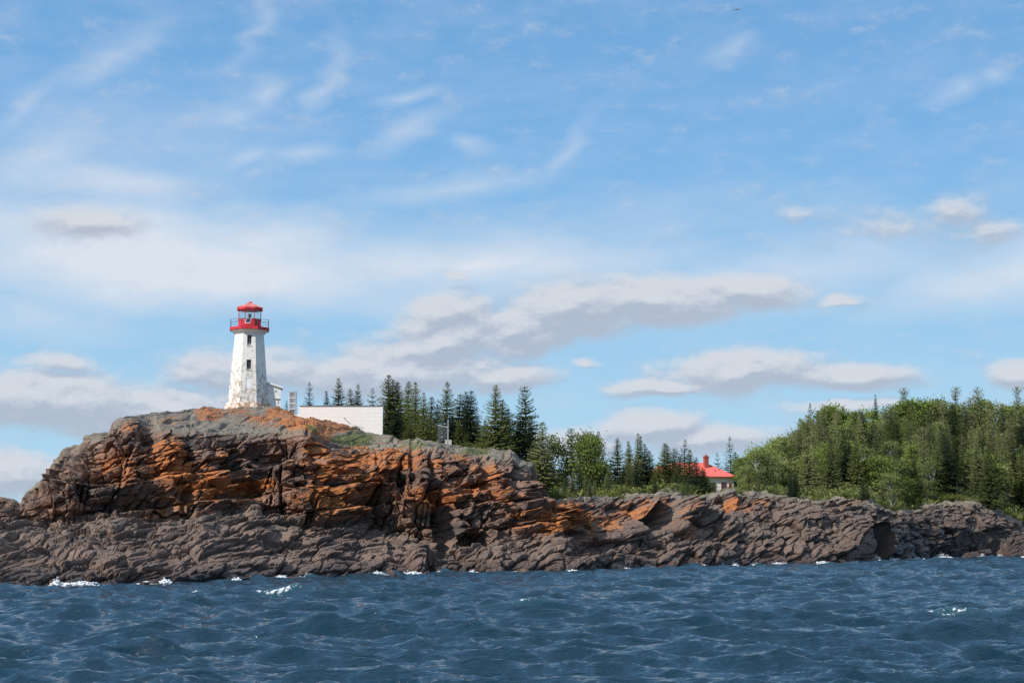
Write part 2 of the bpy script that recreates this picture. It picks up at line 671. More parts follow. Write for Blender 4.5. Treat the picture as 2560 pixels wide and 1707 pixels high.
M['spruce'] = mat_foliage('spruce_needles', (0.062, 0.088, 0.034), (0.200, 0.215, 0.076), (0.19, 0.165, 0.085))
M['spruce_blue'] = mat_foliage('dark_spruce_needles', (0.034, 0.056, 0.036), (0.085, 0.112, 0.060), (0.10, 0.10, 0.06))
M['spruce_old'] = mat_foliage('worn_spruce_needles', (0.155, 0.168, 0.078), (0.300, 0.300, 0.138), (0.29, 0.235, 0.15))
M['leaf'] = mat_foliage('broad_leaves', (0.125, 0.175, 0.048), (0.270, 0.325, 0.090), (0.28, 0.29, 0.13), 0.3)
M['leaf_pale'] = mat_foliage('pale_leaves', (0.150, 0.185, 0.074), (0.275, 0.300, 0.118), (0.29, 0.28, 0.16), 0.3)
M['shrub'] = mat_foliage('shrub_leaves', (0.085, 0.115, 0.030), (0.175, 0.190, 0.050), (0.22, 0.19, 0.09), 0.28)
M['grass'] = mat_foliage('grass_blades', (0.12, 0.145, 0.035), (0.22, 0.22, 0.065), (0.28, 0.22, 0.10), 0.3, 0.6)
M['bark'] = mat_plain('grey_brown_bark', (0.16, 0.135, 0.115), 0.9, 0.35, 5.0)
M['bark_pale'] = mat_plain('pale_bark', (0.36, 0.34, 0.31), 0.85, 0.35, 4.0)
M['deadwood'] = mat_plain('bleached_deadwood', (0.34, 0.31, 0.28), 0.9, 0.3, 4.0)


def mat_rock():
    t = NT('shore_rock')
    geo = t.n('ShaderNodeNewGeometry')
    pos = geo.outputs['Position']
    at1 = t.n('ShaderNodeAttribute', attribute_name='zones')
    sz = t.n('ShaderNodeSeparateColor')
    t.put(sz.inputs[0], at1.outputs['Color'])
    orange, grey, veg, wet = sz.outputs[0], sz.outputs[1], sz.outputs[2], at1.outputs['Alpha']
    at2 = t.n('ShaderNodeAttribute', attribute_name='block')
    sb = t.n('ShaderNodeSeparateColor')
    t.put(sb.inputs[0], at2.outputs['Color'])
    blk, pale, cliff = sb.outputs[0], sb.outputs[1], sb.outputs[2]
    up = t.n('ShaderNodeSeparateXYZ')
    t.put(up.inputs[0], geo.outputs['True Normal'])
    nz = up.outputs[2]
    nA = t.noise(pos, 0.55, 6, 0.6)
    nB = t.noise(t.mapping(pos, (1, 1, 2.2)), 1.9, 8, 0.65)
    nC = t.noise(pos, 7.0, 6, 0.7)
    nD = t.noise(t.mapping(pos, (0.9, 0.9, 1.4)), 0.9, 8, 0.68)
    # bare stone: purplish brown, block to block lighter or redder
    base = t.mix(blk, (0.092, 0.062, 0.048), (0.200, 0.132, 0.100))
    face = t.mix(blk, (0.098, 0.062, 0.049), (0.300, 0.170, 0.114))
    base = t.mix(cliff, base, face)
    base = t.mix(t.ramp(nB, 0.42, 0.75, 0.0, 0.6), base, (0.235, 0.175, 0.145))
    base = t.mix(t.ramp(nA, 0.50, 0.66, 0.0, 0.55), base, (0.115, 0.100, 0.090))
    blackrock = t.math('MULTIPLY', cliff, t.ramp(t.noise(pos, 0.42, 5, 0.6), 0.50, 0.62, 0.0, 0.75))
    base = t.mix(blackrock, base, (0.065, 0.055, 0.052))
    # grey crust on the upward sides
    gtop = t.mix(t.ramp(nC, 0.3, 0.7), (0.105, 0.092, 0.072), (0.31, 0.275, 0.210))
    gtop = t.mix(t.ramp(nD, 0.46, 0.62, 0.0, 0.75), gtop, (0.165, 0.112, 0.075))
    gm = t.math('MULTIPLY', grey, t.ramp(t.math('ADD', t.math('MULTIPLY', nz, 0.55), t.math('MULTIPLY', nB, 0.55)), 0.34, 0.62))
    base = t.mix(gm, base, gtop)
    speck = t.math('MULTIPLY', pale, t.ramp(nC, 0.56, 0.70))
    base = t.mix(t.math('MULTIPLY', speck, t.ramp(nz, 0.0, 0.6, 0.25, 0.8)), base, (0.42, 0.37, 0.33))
    # orange lichen
    oc = t.mix(t.ramp(nB, 0.35, 0.62), (0.31, 0.095, 0.030), (0.44, 0.165, 0.042))
    oc = t.mix(t.ramp(nC, 0.5, 0.75, 0, 0.5), oc, (0.22, 0.085, 0.04))
    nE = t.noise(t.mapping(pos, (1.0, 1.0, 0.8)), 3.4, 7, 0.72)
    om = t.math('ADD', orange, t.math('MULTIPLY', t.math('SUBTRACT', nD, 0.5), 0.9))
    om = t.math('ADD', om, t.math('MULTIPLY', t.math('SUBTRACT', nE, 0.5), 1.3))
    om = t.ramp(t.math('ADD', om, t.math('MULTIPLY', nz, 0.20)), 0.36, 0.74)
    base = t.mix(t.math('MULTIPLY', om, 0.86), base, oc)
    # soil and moss where plants grow
    vc = t.mix(t.ramp(nB, 0.35, 0.65), (0.075, 0.085, 0.025), (0.16, 0.145, 0.06))
    vm = t.ramp(t.math('ADD', veg, t.math('MULTIPLY', t.math('SUBTRACT', nD, 0.5), 0.9)), 0.42, 0.62)
    base = t.mix(vm, base, vc)
    # wet foot of the rocks
    base = t.mix(wet, base, t.mix(1.0, base, (0.30, 0.30, 0.33), 'MULTIPLY'))
    vor = t.n('ShaderNodeTexVoronoi', feature='DISTANCE_TO_EDGE')
    vor.inputs['Scale'].default_value = 1.3
    t.put(vor.inputs['Vector'], t.mix(0.12, t.mapping(pos, (0.55, 0.8, 1.6), (0, R(-12), 0)), t.noise(pos, 2.0, 3, 0.5, 'Color')))
    crack = t.ramp(vor.outputs['Distance'], 0.0, 0.06, 0.0, 1.0)
    h = t.math('ADD', t.math('MULTIPLY', nB, 0.34), t.math('MULTIPLY', nC, 0.26))
    h = t.math('ADD', h, t.math('MULTIPLY', crack, 0.10))
    nm = t.bump(h, 0.6, 0.25)
    rough = t.math('SUBTRACT', 0.88, t.math('MULTIPLY', wet, 0.55))
    return t.done(t.bsdf(base, rough, nm, 0.3))


M['rock'] = mat_rock()

# ------------------------------------------------------------------ the headland
# photo column: row of waterline, of cliff foot, of cliff edge, of the ground's crest;
# then shelf depth, cliff depth (m), crest distance (0: just behind the edge), height of the ground far back
T = np.array([
    (-600, 1482, 1345, 1290, 1286, 20, 6, 0, 1),
    (-300, 1476, 1330, 1255, 1251, 21, 6, 0, 2),
    (-100, 1471, 1320, 1246, 1243, 22, 6, 0, 2),
    (0, 1468, 1308, 1243, 1240, 22, 6, 0, 2),
    (35, 1467, 1305, 1252, 1249, 22, 6, 0, 2),
    (55, 1466, 1303, 1264, 1261, 22, 6, 0, 2),
    (62, 1466, 1302, 1240, 1236, 22, 7, 0, 3),
    (95, 1465, 1300, 1218, 1214, 22, 8, 0, 4),
    (130, 1464, 1298, 1196, 1192, 22, 9, 0, 5),
    (137, 1464, 1297, 1158, 1154, 22, 10, 0, 5),
    (160, 1464, 1296, 1146, 1142, 22, 10, 0, 6),
    (168, 1464, 1296, 1126, 1122, 22, 10, 0, 6),
    (206, 1463, 1290, 1117, 1113, 22, 10, 0, 7),
    (214, 1463, 1289, 1100, 1096, 22, 10, 0, 7),
    (274, 1462, 1287, 1087, 1083, 22, 10, 0, 8),
    (284, 1462, 1287, 1064, 1058, 22, 9, 0, 9),
    (320, 1461, 1288, 1054, 1044, 22, 8, 140, 10),
    (383, 1459, 1290, 1064, 1040, 22, 8, 160, 13),
    (462, 1457, 1280, 1076, 1029, 22, 7, 185, 16),
    (510, 1456, 1274, 1081, 1021, 22, 7, 196, 18),
    (561, 1454, 1268, 1083, 1018, 22, 7, 198, 18.5),
    (640, 1450, 1261, 1083, 1018, 22, 6, 198, 18.5),
    (690, 1448, 1285, 1080, 1021, 20, 6, 196, 18),
    (750, 1447, 1299, 1074, 1045, 18, 6, 180, 16),
    (790, 1446, 1306, 1083, 1049, 17, 7, 176, 15.5),
    (830, 1444, 1310, 1107, 1053, 16, 8, 174, 15.5),
    (860, 1442, 1304, 1113, 1060, 16, 8, 174, 15),
    (905, 1439, 1299, 1118, 1080, 15, 7, 174, 14),
    (955, 1438, 1313, 1119, 1090, 14, 7, 174, 13.5),
    (1000, 1437, 1324, 1119, 1099, 13, 7, 172, 13),
    (1078, 1436, 1359, 1121, 1108, 10, 9, 170, 12.5),
    (1130, 1435, 1363, 1131, 1114, 10, 9, 170, 12),
    (1200, 1433, 1354, 1137, 1123, 10, 8, 170, 11.5),
    (1260, 1433, 1347, 1144, 1132, 10, 8, 168, 11),
    (1279, 1432, 1345, 1136, 1129, 10, 8, 0, 10),
    (1300, 1432, 1343, 1164, 1155, 10, 8, 0, 9),
    (1332, 1431, 1340, 1174, 1167, 10, 8, 0, 8),
    (1345, 1431, 1338, 1228, 1222, 10, 9, 0, 8),
    (1374, 1431, 1345, 1262, 1252, 9, 10, 0, 8),
    (1410, 1430, 1350, 1247, 1238, 9, 12, 0, 8),
    (1467, 1427, 1360, 1248, 1238, 9, 12, 0, 8),
    (1537, 1424, 1370, 1245, 1236, 9, 13, 0, 8),
    (1621, 1421, 1352, 1237, 1228, 9, 13, 0, 8.5),
    (1705, 1419, 1350, 1236, 1226, 9, 13, 0, 9.5),
    (1750, 1418, 1355, 1249, 1236, 9, 13, 0, 10),
    (1775, 1417, 1350, 1250, 1236, 9, 13, 0, 10),
    (1790, 1416, 1340, 1242, 1230, 10, 12, 0, 10),
    (1817, 1416, 1322, 1232, 1222, 10, 12, 0, 10),
    (1860, 1414, 1312, 1238, 1228, 10, 12, 0, 10),
    (1929, 1412, 1312, 1241, 1230, 10, 12, 0, 11),
    (2000, 1411, 1312, 1255, 1242, 9, 12, 0, 14),
    (2091, 1409, 1312, 1252, 1240, 9, 11, 0, 17),
    (2172, 1406, 1316, 1252, 1240, 8, 10, 0, 17.5),
    (2190, 1406, 1318, 1268, 1255, 8, 10, 0, 17.5),
    (2230, 1403, 1322, 1288, 1272, 8, 10, 0, 18),
    (2285, 1399, 1322, 1278, 1265, 7, 10, 0, 18),
    (2349, 1396, 1322, 1260, 1248, 7, 10, 0, 18),
    (2446, 1394, 1320, 1263, 1250, 7, 10, 0, 18),
    (2504, 1393, 1328, 1292, 1275, 7, 9, 0, 18),
    (2560, 1392, 1340, 1324, 1300, 7, 8, 0, 18),
    (2750, 1390, 1350, 1338, 1318, 8, 8, 0, 18),
    (3200, 1389, 1355, 1345, 1325, 8, 8, 0, 16)], float)

PX0, PX1, PSTEP = -420.0, 2980.0, 2.0
NC = int((PX1 - PX0) / PSTEP) + 1
pxs = np.linspace(PX0, PX1, NC)


def gsm(a, s):
    r = int(3 * s)
    k = np.exp(-0.5 * (np.arange(-r, r + 1) / s) ** 2)
    k /= k.sum()
    return np.convolve(np.pad(a, r, mode='edge'), k, 'valid')


tab = [np.interp(pxs, T[:, 0], T[:, i]) for i in range(T.shape[1])]
sm = 1.2
yw, yb, ye, ys = [gsm(tab[i], s) for i, s in ((1, 8), (2, 6), (3, sm), (4, sm))]
dsh, dcl = gsm(tab[5], 20), gsm(tab[6], 20)
Yw = EYE / -slope_of(yw)
Yb = Yw + dsh
Ye = Yb + dcl
Ysr = np.interp(pxs, T[:, 0], np.where(T[:, 7] == 0, np.interp(T[:, 0], pxs, Ye) + 9, T[:, 7]))
Ys = np.maximum(gsm(Ysr, 6), Ye + 4)
zb = EYE + slope_of(yb) * Yb
ze = EYE + slope_of(ye) * Ye
zs = EYE + slope_of(ys) * Ys
farz = gsm(tab[8], 15)
right = sstep(1340, 1420, pxs)
Y7 = (Ys + 45) * (1 - right) + 290 * right
z7 = farz
# profile knots: (Y, z) per column
knots = [(Yw - 7, np.full(NC, -2.2)), (Yw, np.zeros(NC)), (Yw + dsh * 0.5, zb * 0.55), (Yb, zb), (Yb + dcl * 0.28, zb + (ze - zb) * 0.5),
         (Ye, ze), (Ye + (Ys - Ye) * 0.35, ze + (zs - ze) * 0.45), (Ys, zs), (Y7, z7), (Y7 + 90, np.full(NC, -3.0))]
seg_rows = [12, 80, 85, 85, 95, 34, 46, 70, 12]
Yl, Zl, tl = [], [], []
for k, n in enumerate(seg_rows):
    for j in range(n):
        f = j / n
        Yl.append(knots[k][0] * (1 - f) + knots[k + 1][0] * f)
        Zl.append(knots[k][1] * (1 - f) + knots[k + 1][1] * f)
        tl.append(k + f)
Yl.append(knots[-1][0])
Zl.append(knots[-1][1])
tl.append(len(seg_rows))
YY = np.array(Yl)
ZZ = np.array(Zl)
tt = np.array(tl)
NR = len(tt)
# soften the joints between the straight pieces, columnwise
for _ in range(3):
    YY[1:-1] = (YY[:-2] + 2 * YY[1:-1] + YY[2:]) / 4
    ZZ[1:-1] = (ZZ[:-2] + 2 * ZZ[1:-1] + ZZ[2:]) / 4
PXg = np.broadcast_to(pxs, YY.shape)
XX = x_of(PXg, YY, ZZ)
PYg = 853.5 - FPX * ((((ZZ - EYE) / YY) * cp - sp) / (cp + ((ZZ - EYE) / YY) * sp))
ROW_E = sum(seg_rows[:5])
tg = np.broadcast_to(tt[:, None], YY.shape)


def bump_list(lst):
    a = np.zeros(YY.shape)
    for (px, py, rx, ry, amp) in lst:
        c0, c1 = np.searchsorted(pxs, (px - rx, px + rx))
        if c1 <= c0:
            continue
        q = ((PXg[:, c0:c1] - px) / rx) ** 2 + ((PYg[:, c0:c1] - py) / ry) ** 2
        vis = (tg[:, c0:c1] < 7.2)
        a[:, c0:c1] += np.where(vis, amp * np.clip(1 - q, 0, 1) ** 0.8, 0)
    return a


def build_headland():
    # mean normals of the plain sheet
    P = np.stack([XX, YY, ZZ], -1)
    du = np.gradient(P, axis=1)
    dv = np.gradient(P, axis=0)
    Nn = np.cross(du, dv)
    Nn /= np.linalg.norm(Nn, axis=-1, keepdims=True) + 1e-9
    Nn *= np.sign(Nn[..., 2:3] - Nn[..., 1:2] + 1e-6)
    for k in (1, 2, 4, 8, 16, 24):   # calm them
        Nn[:, k:-k] = (Nn[:, :-2 * k] + 2 * Nn[:, k:-k] + Nn[:, 2 * k:]) / 4
        if k < 12:
            Nn[k:-k] = (Nn[:-2 * k] + 2 * Nn[k:-k] + Nn[2 * k:]) / 4
    Nn /= np.linalg.norm(Nn, axis=-1, keepdims=True) + 1e-9
    # coordinates on the sheet
    s = XX.astype(np.float32)
    seg = np.sqrt(np.diff(YY, axis=0) ** 2 + np.diff(ZZ, axis=0) ** 2)
    # beds and joints lie longer on the flat shelf and the flat top than on the upright face
    kf = np.interp(tt, [0, 1, 2.7, 3.1, 4.9, 5.2, 7, 9], [0.5, 0.42, 0.42, 1.0, 1.0, 0.16, 0.13, 0.13])
    rt = sstep(1345, 1560, PXg)                # the right rocks are one sloping mass
    kf2 = kf[:, None] * (1 - rt) + rt * np.interp(tt, [0, 1, 4.9, 5.2, 7, 9], [0.5, 0.42, 0.42, 0.16, 0.13, 0.13])[:, None]
    seg = seg * (kf2[1:] + kf2[:-1]) / 2
    r = np.vstack([np.zeros((1, NC)), np.cumsum(seg, 0)])
    rm = sum(seg_rows[:4])
    r = (r - r[rm] + gsm(ZZ[rm], 3)).astype(np.float32)
    wsx = fbm(s / 5, r / 5, 3, 3) * 0.55
    wrx = fbm(s / 5 + 40, r / 5, 5, 3) * 0.45
    s2, r2 = s + wsx, r + wrx
    dip = np.interp(pxs, [0, 600, 1000, 1400, 1900, 2600], [0.13, 0.08, 0.0, 0.08, 0.24, 0.15]).astype(np.float32)
    q = (r2 - dip * s2).astype(np.float32)     # across the beds
    # weights of shelf, cliff, plateau
    w_sh = sstep(0.3, 1.1, tg) * (1 - sstep(2.8, 3.3, tg))
    w_cl = sstep(2.75, 3.2, tg) * (1 - sstep(4.9, 5.15, tg))
    w_sh = w_sh + w_cl * rt * 0.9
    w_cl = w_cl * (1 - rt)
    w_pl = sstep(4.85, 5.2, tg) * (1 - 0.65 * sstep(7.0, 7.2, tg))
    rim = 1 - 0.75 * sstep(4.35, 4.95, tg)      # the rim keeps its line
    cot = np.clip(dcl / np.maximum(ze - zb, 1.0), 0.3, 1.4)[None, :]
    tan = np.clip((zb / dsh) * (1 - rt) + 0.30 * rt, 0.12, 0.5)
    q = q + 0.05 * fbm(s / 0.7, r / 0.7, 33, 3)
    u = s2 + 0.05 * fbm(s / 0.7, r / 0.7, 35, 3)
    # big panels between the main joints; each has beds of its own height and slant
    a1, a2, a3, du_, dv_, ed = bricks(u, q, 2.7, 2.6, 11)
    q1 = q + (a3 - 0.5) * 1.3 + (a2 - 0.5) * 0.75 * du_
    u1 = u + (a1 - 0.5) * 2.0
    b1, b2, b3, eu, ev, ed2 = bricks(u1, q1, 1.25, 1.15, 23)
    q2 = q1 + (b3 - 0.5) * 0.5 + (b2 - 0.5) * 0.35 * eu
    c1, c2, c3, fu, fv, ed3 = bricks(u1 + b1, q2, 0.60, 0.44, 57)
    e1, e2, e3, gu, gv, ed4 = bricks(u1 + c1, q2, 0.27, 0.12, 77)
    blk1 = a1
    # planes of breakage that cross the beds at any angle
    o1, o2, o3, ox_, oy_, od = voro(u / 2.1 + 0.5 * q / 2.1, q / 1.9 - 0.25 * u / 1.9, 311)
    p1, p2, p3, px_, py_, pd = voro(u / 0.95 - 0.4 * q + o1, q / 0.85 + 0.3 * u, 317)
    Dc = (a1 - 0.5) * 1.3 + (a2 - 0.40) * du_ * 0.55 + dv_ * cot * 0.35
    Dc = Dc + (o1 - 0.5) * 1.0 + (o2 - 0.36) * ox_ * 2.1 * 0.75 + (o3 - 0.62) * oy_ * 1.9 * 0.7
    Dc = Dc + (p1 - 0.5) * 0.42 + (p2 - 0.40) * px_ * 0.6 + (p3 - 0.6) * py_ * 0.55
    Dc = Dc + (b1 - 0.5) * 0.85 + (b2 - 0.42) * eu * 0.5 + ev * cot * 0.40 * (b3 < 0.8)
    Dc = Dc + ((c1 - 0.5) * 0.30 + (c2 - 0.42) * fu * 0.4 + fv * 0.10) * (0.25 + 0.9 * (b3 > 0.45))
    Dc = Dc + (e1 - 0.5) * 0.07 * (c3 > 0.5)
    Dc = Dc - 0.55 * np.clip(1 - ed / 0.16, 0, 1) - 0.28 * np.clip(1 - ed2 / 0.06, 0, 1) - 0.08 * np.clip(1 - ed3 / 0.04, 0, 1)
    Dc = Dc + 0.8 * fbm(s / 11, r / 8, 71, 3) + 0.03 * fbm(s / 0.35, r / 0.35, 61, 3, 0.6) - 0.55 - 0.25 * np.clip(1 - od / 0.06, 0, 1)
    g = fbm(s / 4.5, r / 16, 81, 3)           # upright clefts
    Dc = Dc - 0.7 * np.clip(1 - np.abs(g) / 0.05, 0, 1)
    # a few master joints running the full height
    ju = s / 3.6 + 0.30 * vnoise(q * 0.45, s * 0.15, 401) + 0.06 * vnoise(q * 1.7, s * 0.5, 403)
    ji = np.floor(ju)
    jd_ = np.minimum(ju - ji, 1 - (ju - ji)) * 3.6
    Dc = Dc + (_h01(ji.astype(np.int64), 0 * ji.astype(np.int64), 405) - 0.5) * 0.9
    Dc = Dc - 0.9 * np.clip(1 - jd_ / 0.16, 0, 1) * sstep(-0.15, 0.15, fbm(s / 6, q / 2.5, 407, 2))
    Dc = (Dc * w_cl * rim).astype(np.float32)
    # the shelf: low slabs, their tops nearly level
    k_ = tan / 0.42
    Ds = (a1 - 0.5) * 0.62 + (a2 - 0.4) * du_ * 0.12 - (dv_ - 1.1) * k_ * 0.32
    Ds = Ds + (b1 - 0.5) * 0.42 + (b2 - 0.4) * eu * 0.22 - (ev - 0.36) * k_ * 0.42
    Ds = Ds + ((c1 - 0.5) * 0.17 + (c2 - 0.4) * fu * 0.22 - (fv - .13) * k_ * 0.2) * (0.4 + 0.8 * (b3 > 0.4))
    Ds = Ds + (e1 - 0.5) * 0.02 - 0.16 * np.clip(1 - ed2 / 0.07, 0, 1) - 0.22 * np.clip(1 - ed / 0.10, 0, 1)
    Ds = Ds + 0.55 * fbm(s / 9, r / 5, 73, 3) + 0.02 * fbm(s / 0.6, r / 0.25, 62, 3, 0.6)
    Ds = Ds * 0.78
    # right of the cliff the rock is rounder and lumpier, with short broken slabs
    h1, h2, h3, hx, hy, hd = voro(s2 / 2.3, q / 1.7, 211)
    i1, i2, i3, jx, jy, jd = voro(s2 / 1.05 + h1, q / 0.66, 223)
    k1, k2, k3, kx, ky, kd = voro(s2 / 0.45, q / 0.28, 227)
    Dr = (h1 - 0.5) * 0.85 + (h2 - 0.35) * hx * 2.3 * 0.45 + (h3 - 0.7) * hy * 1.7 * 0.5
    Dr = Dr + (i1 - 0.5) * 0.50 + (i2 - 0.35) * jx * 1.05 * 0.6 + (i3 - 0.7) * jy * 0.66 * 0.7
    Dr = Dr + (k1 - 0.5) * 0.10 + (k2 - 0.4) * kx * 0.12 - 0.40 * np.clip(1 - hd / 0.13, 0, 1) - 0.18 * np.clip(1 - jd / 0.13, 0, 1)
    Dr = Dr + 0.022 * fbm(s / 0.6, r / 0.25, 65, 3, 0.6) + 0.4 * fbm(s / 8, r / 4, 75, 3)
    Ds = Ds * (0.42 - 0.14 * rt) + Dr * (0.78 + 0.10 * rt)
    Dp = (a1 - 0.5) * 0.24 + (b1 - 0.5) * 0.17 + 0.36 * fbm(s / 3.2, r / 1.3, 63, 3) + 0.30 * fbm(s / 1.1, r / 0.45, 67, 3) + (h1 - 0.5) * 0.16 + (h3 - 0.7) * hy * 0.25 - 0.12 * np.clip(1 - hd / 0.12, 0, 1)
    D = (Ds * w_sh + Dp * w_pl).astype(np.float32)
    # hollows and buttresses seen in the photo (px, py, rx, ry, metres out)
    Db = bump_list([
        (372, 1090, 32, 46, -2.6), (330, 1078, 36, 30, 0.9), (430, 1140, 44, 70, 1.4), (505, 1130, 30, 40, 0.8),
        (590, 1165, 34, 60, -2.4), (690, 1130, 80, 36, -2.6), (620, 1225, 44, 34, -2.6), (640, 1262, 40, 26, 0.9),
        (760, 1085, 30, 26, 1.4), (790, 1155, 22, 60, -0.6), (750, 1165, 46, 14, 1.6), (890, 1215, 60, 50, 1.5),
        (905, 1180, 70, 50, 0.7), (820, 1250, 14, 70, -1.0), (850, 1285, 46, 30, 0.8), (1003, 1215, 16, 70, -2.0),
        (1032, 1160, 12, 70, -1.8), (1052, 1170, 22, 60, 1.0), (1078, 1200, 14, 80, -2.4), (1040, 1250, 55, 50, 2.0),
        (1110, 1310, 34, 70, -4.2), (1180, 1345, 44, 22, -2.4), (1150, 1160, 40, 30, 0.8), (1205, 1185, 20, 46, -1.6),
        (1245, 1195, 26, 40, 0.9), (1310, 1195, 16, 46, 0.6), (1285, 1210, 12, 50, -1.6), (460, 1245, 26, 44, -1.8),
        (415, 1262, 30, 22, -1.6), (300, 1190, 44, 24, 1.0), (160, 1232, 22, 24, -1.2), (230, 1240, 60, 26, 0.8),
        (1642, 1292, 44, 38, -3.6), (1612, 1270, 34, 30, 1.4), (1720, 1270, 44, 34, 1.3), (1690, 1310, 22, 30, 1.0),
        (1440, 1338, 36, 20, -1.8), (1400, 1370, 50, 30, 0.8), (1560, 1340, 60, 40, 0.9), (1470, 1380, 60, 30, -0.6), (1812, 1262, 30, 26, -2.8),
        (1790, 1280, 22, 30, 0.6), (2207, 1366, 30, 62, -6.5), (2180, 1330, 20, 40, -2.2), (2240, 1400, 24, 20, -2.0),
        (2380, 1385, 50, 26, -1.6), (2440, 1352, 60, 26, -1.2), (2500, 1370, 30, 30, -1.8), (2145, 1345, 56, 60, 1.0),
        (1055, 1400, 40, 34, 1.4), (1078, 1412, 16, 34, -1.8), (690, 1355, 34, 20, -1.2), (160, 1380, 60, 20, -0.9),
        (60, 1350, 60, 22, -0.9), (1280, 1428, 40, 12, -1.4), (560, 1330, 60, 16, -0.8), (1740, 1390, 100, 30, 0.6),
        (1500, 1405, 150, 30, 0.7), (2000, 1300, 90, 26, 0.6)]).astype(np.float32) * (1 - 0.7 * sstep(4.5, 4.95, tg)) * (0.8 + 0.9 * rt)
    lf = 1 - 0.6 * (1 - sstep(60, 170, PXg)) * sstep(3.0, 3.6, tg)
    D *= lf
    Dc *= lf
    flat = sstep(2.7, 3.2, tg) * (1 - sstep(4.7, 5.1, tg))
    fade = np.clip(tg / 1.0, 0.25, 1.0)
    H = Nn.copy()
    H[..., 2] = 0.12
    H /= np.linalg.norm(H, axis=-1, keepdims=True) + 1e-9
    NS = Nn + H * (0.85 * w_sh)[..., None]
    NS /= np.linalg.norm(NS, axis=-1, keepdims=True) + 1e-9
    V = P + NS * (D * fade)[..., None] + H * (Dc * fade)[..., None] + (H * flat[..., None] + Nn * (1 - flat)[..., None]) * (Db * fade)[..., None]
    # ---- zones
    nzA = fbm(s / 6, r / 6, 91, 4)
    org = bump_list([
        (330, 1075, 60, 40, 0.45), (430, 1160, 70, 80, 0.85), (500, 1230, 60, 80, 0.6), (300, 1170, 90, 60, 0.35), (380, 1270, 110, 40, 0.45),
        (150, 1270, 120, 50, 0.35), (10, 1250, 60, 40, 0.5), (560, 1150, 60, 60, 0.35), (620, 1210, 90, 22, 0.6), (790, 1130, 40, 110, 0.9),
        (760, 1165, 70, 26, 0.8), (900, 1160, 130, 60, 0.85), (880, 1230, 120, 90, 0.75), (790, 1270, 80, 60, 0.6), (1010, 1150, 90, 60, 0.5),
        (1060, 1250, 100, 44, 0.7), (1180, 1240, 140, 40, 0.6), (1150, 1170, 90, 60, 0.3), (1240, 1200, 60, 40, 0.45), (1350, 1290, 130, 70, 0.7),
        (1480, 1290, 160, 46, 0.5), (1640, 1275, 80, 50, 0.5), (1730, 1310, 60, 55, 0.5), (1880, 1265, 100, 30, 0.45), (2130, 1265, 40, 20, 0.4),
        (1835, 1255, 22, 20, 0.35), (1420, 1330, 120, 50, 0.35), (1100, 1320, 120, 40, 0.3), (680, 1120, 90, 40, 0.2), (460, 1180, 260, 130, 0.28), (250, 1190, 180, 110, 0.22), (640, 1230, 160, 70, 0.3), (1100, 1200, 200, 120, 0.25)])
    orp = bump_list([(520, 1036, 46, 24, 0.9), (600, 1034, 50, 12, 0.35), (690, 1048, 90, 24, 0.66), (400, 1056, 60, 12, 0.3), (800, 1062, 110, 24, 1.0), (780, 1095, 70, 30, 0.8),
                     (590, 1025, 60, 10, 0.4), (880, 1085, 60, 24, 0.35), (940, 1105, 120, 20, 0.3), (440, 1050, 40, 12, 0.4), (720, 1030, 60, 14, 0.7)])
    org = np.clip(org, 0, 1.0) * (tg < 5.15) + np.clip(orp, 0, 1.0) * (tg >= 4.95) * (tg < 7.3)
    org = np.clip((org + 0.12 * nzA * (org > 0.02)) * (0.50 + 0.62 * b2) - 0.10 * (c2 > .6) * (tg < 5), 0, 1)
    org *= (1 - sstep(0.0, 0.4, 1.6 - tg))
    grey = np.clip(sstep(4.7, 5.1, tg) + 0.22 * sstep(1.4, 3.0, tg) * (1 - sstep(3.0, 3.4, tg)) + 0.28 * rt * sstep(3.3, 4.6, tg), 0, 1)
    grey = grey * (1 - sstep(7.3, 7.8, tg))
    lft = 1 - sstep(260, 330, PXg)
    grey = np.clip(grey + 0.3 * lft * sstep(3.6, 4.8, tg), 0, 1)
    veg = bump_list([(880, 1098, 80, 22, 0.9), (1000, 1112, 90, 10, 0.35), (1100, 1114, 130, 10, 0.35), (1190, 1128, 60, 10, 0.8), (780, 1075, 22, 20, 0.7)])
    veg = np.clip(veg, 0, 0.9) * (tg > 4.95)
    back = sstep(7.0, 7.25, tg)
    veg = np.clip(veg + back * np.interp(pxs, [700, 960, 1000, 1300, 3000], [0.1, 0.3, 0.8, 1, 1]) + right * sstep(6.0, 7.0, tg) * 0.8, 0, 1)
    # height over the water of every vertex: the wash keeps the foot dark
    wet = np.clip(1 - (V[..., 2] - 0.15) / (0.95 + 0.55 * nzA), 0, 1) * 0.9
    darkr = 0.72 * sstep(2180, 2260, PXg) * (1 - sstep(2.4, 3.8, tg))
    wet = np.clip(np.maximum(wet, darkr), 0, 1)
    blk = np.clip(0.02 + 0.30 * a3 + 0.42 * b3 + 0.28 * c3, 0, 1)
    blk = blk * (1 - rt) + rt * 0.75 * np.clip(0.35 * h3 + 0.45 * i3 + 0.2 * k3, 0, 1)
    pale = np.clip(0.25 * w_sh * (1 - rt) * sstep(1.9, 2.8, tg) + 0.45 * rt * sstep(2.6, 4.2, tg) * (1 - sstep(6.2, 7.0, tg)), 0, 1)
    pale += np.clip(bump_list([(820, 1240, 16, 70, 0.9), (800, 1155, 40, 8, 0.7), (900, 1312, 60, 18, 0.8), (1100, 1225, 10, 30, 0.4), (960, 1225, 14, 40, 0.6)]), 0, 1)
    pale = np.clip(pale, 0, 1)
    idx = np.arange(NR * NC).reshape(NR, NC)
    F = np.stack([idx[:-1, :-1], idx[:-1, 1:], idx[1:, 1:], idx[1:, :-1]], -1).reshape(-1, 4)
    me = np_mesh('headland', V.reshape(-1, 3), F, M['rock'])
    a = me.attributes.new('zones', 'FLOAT_COLOR', 'POINT')
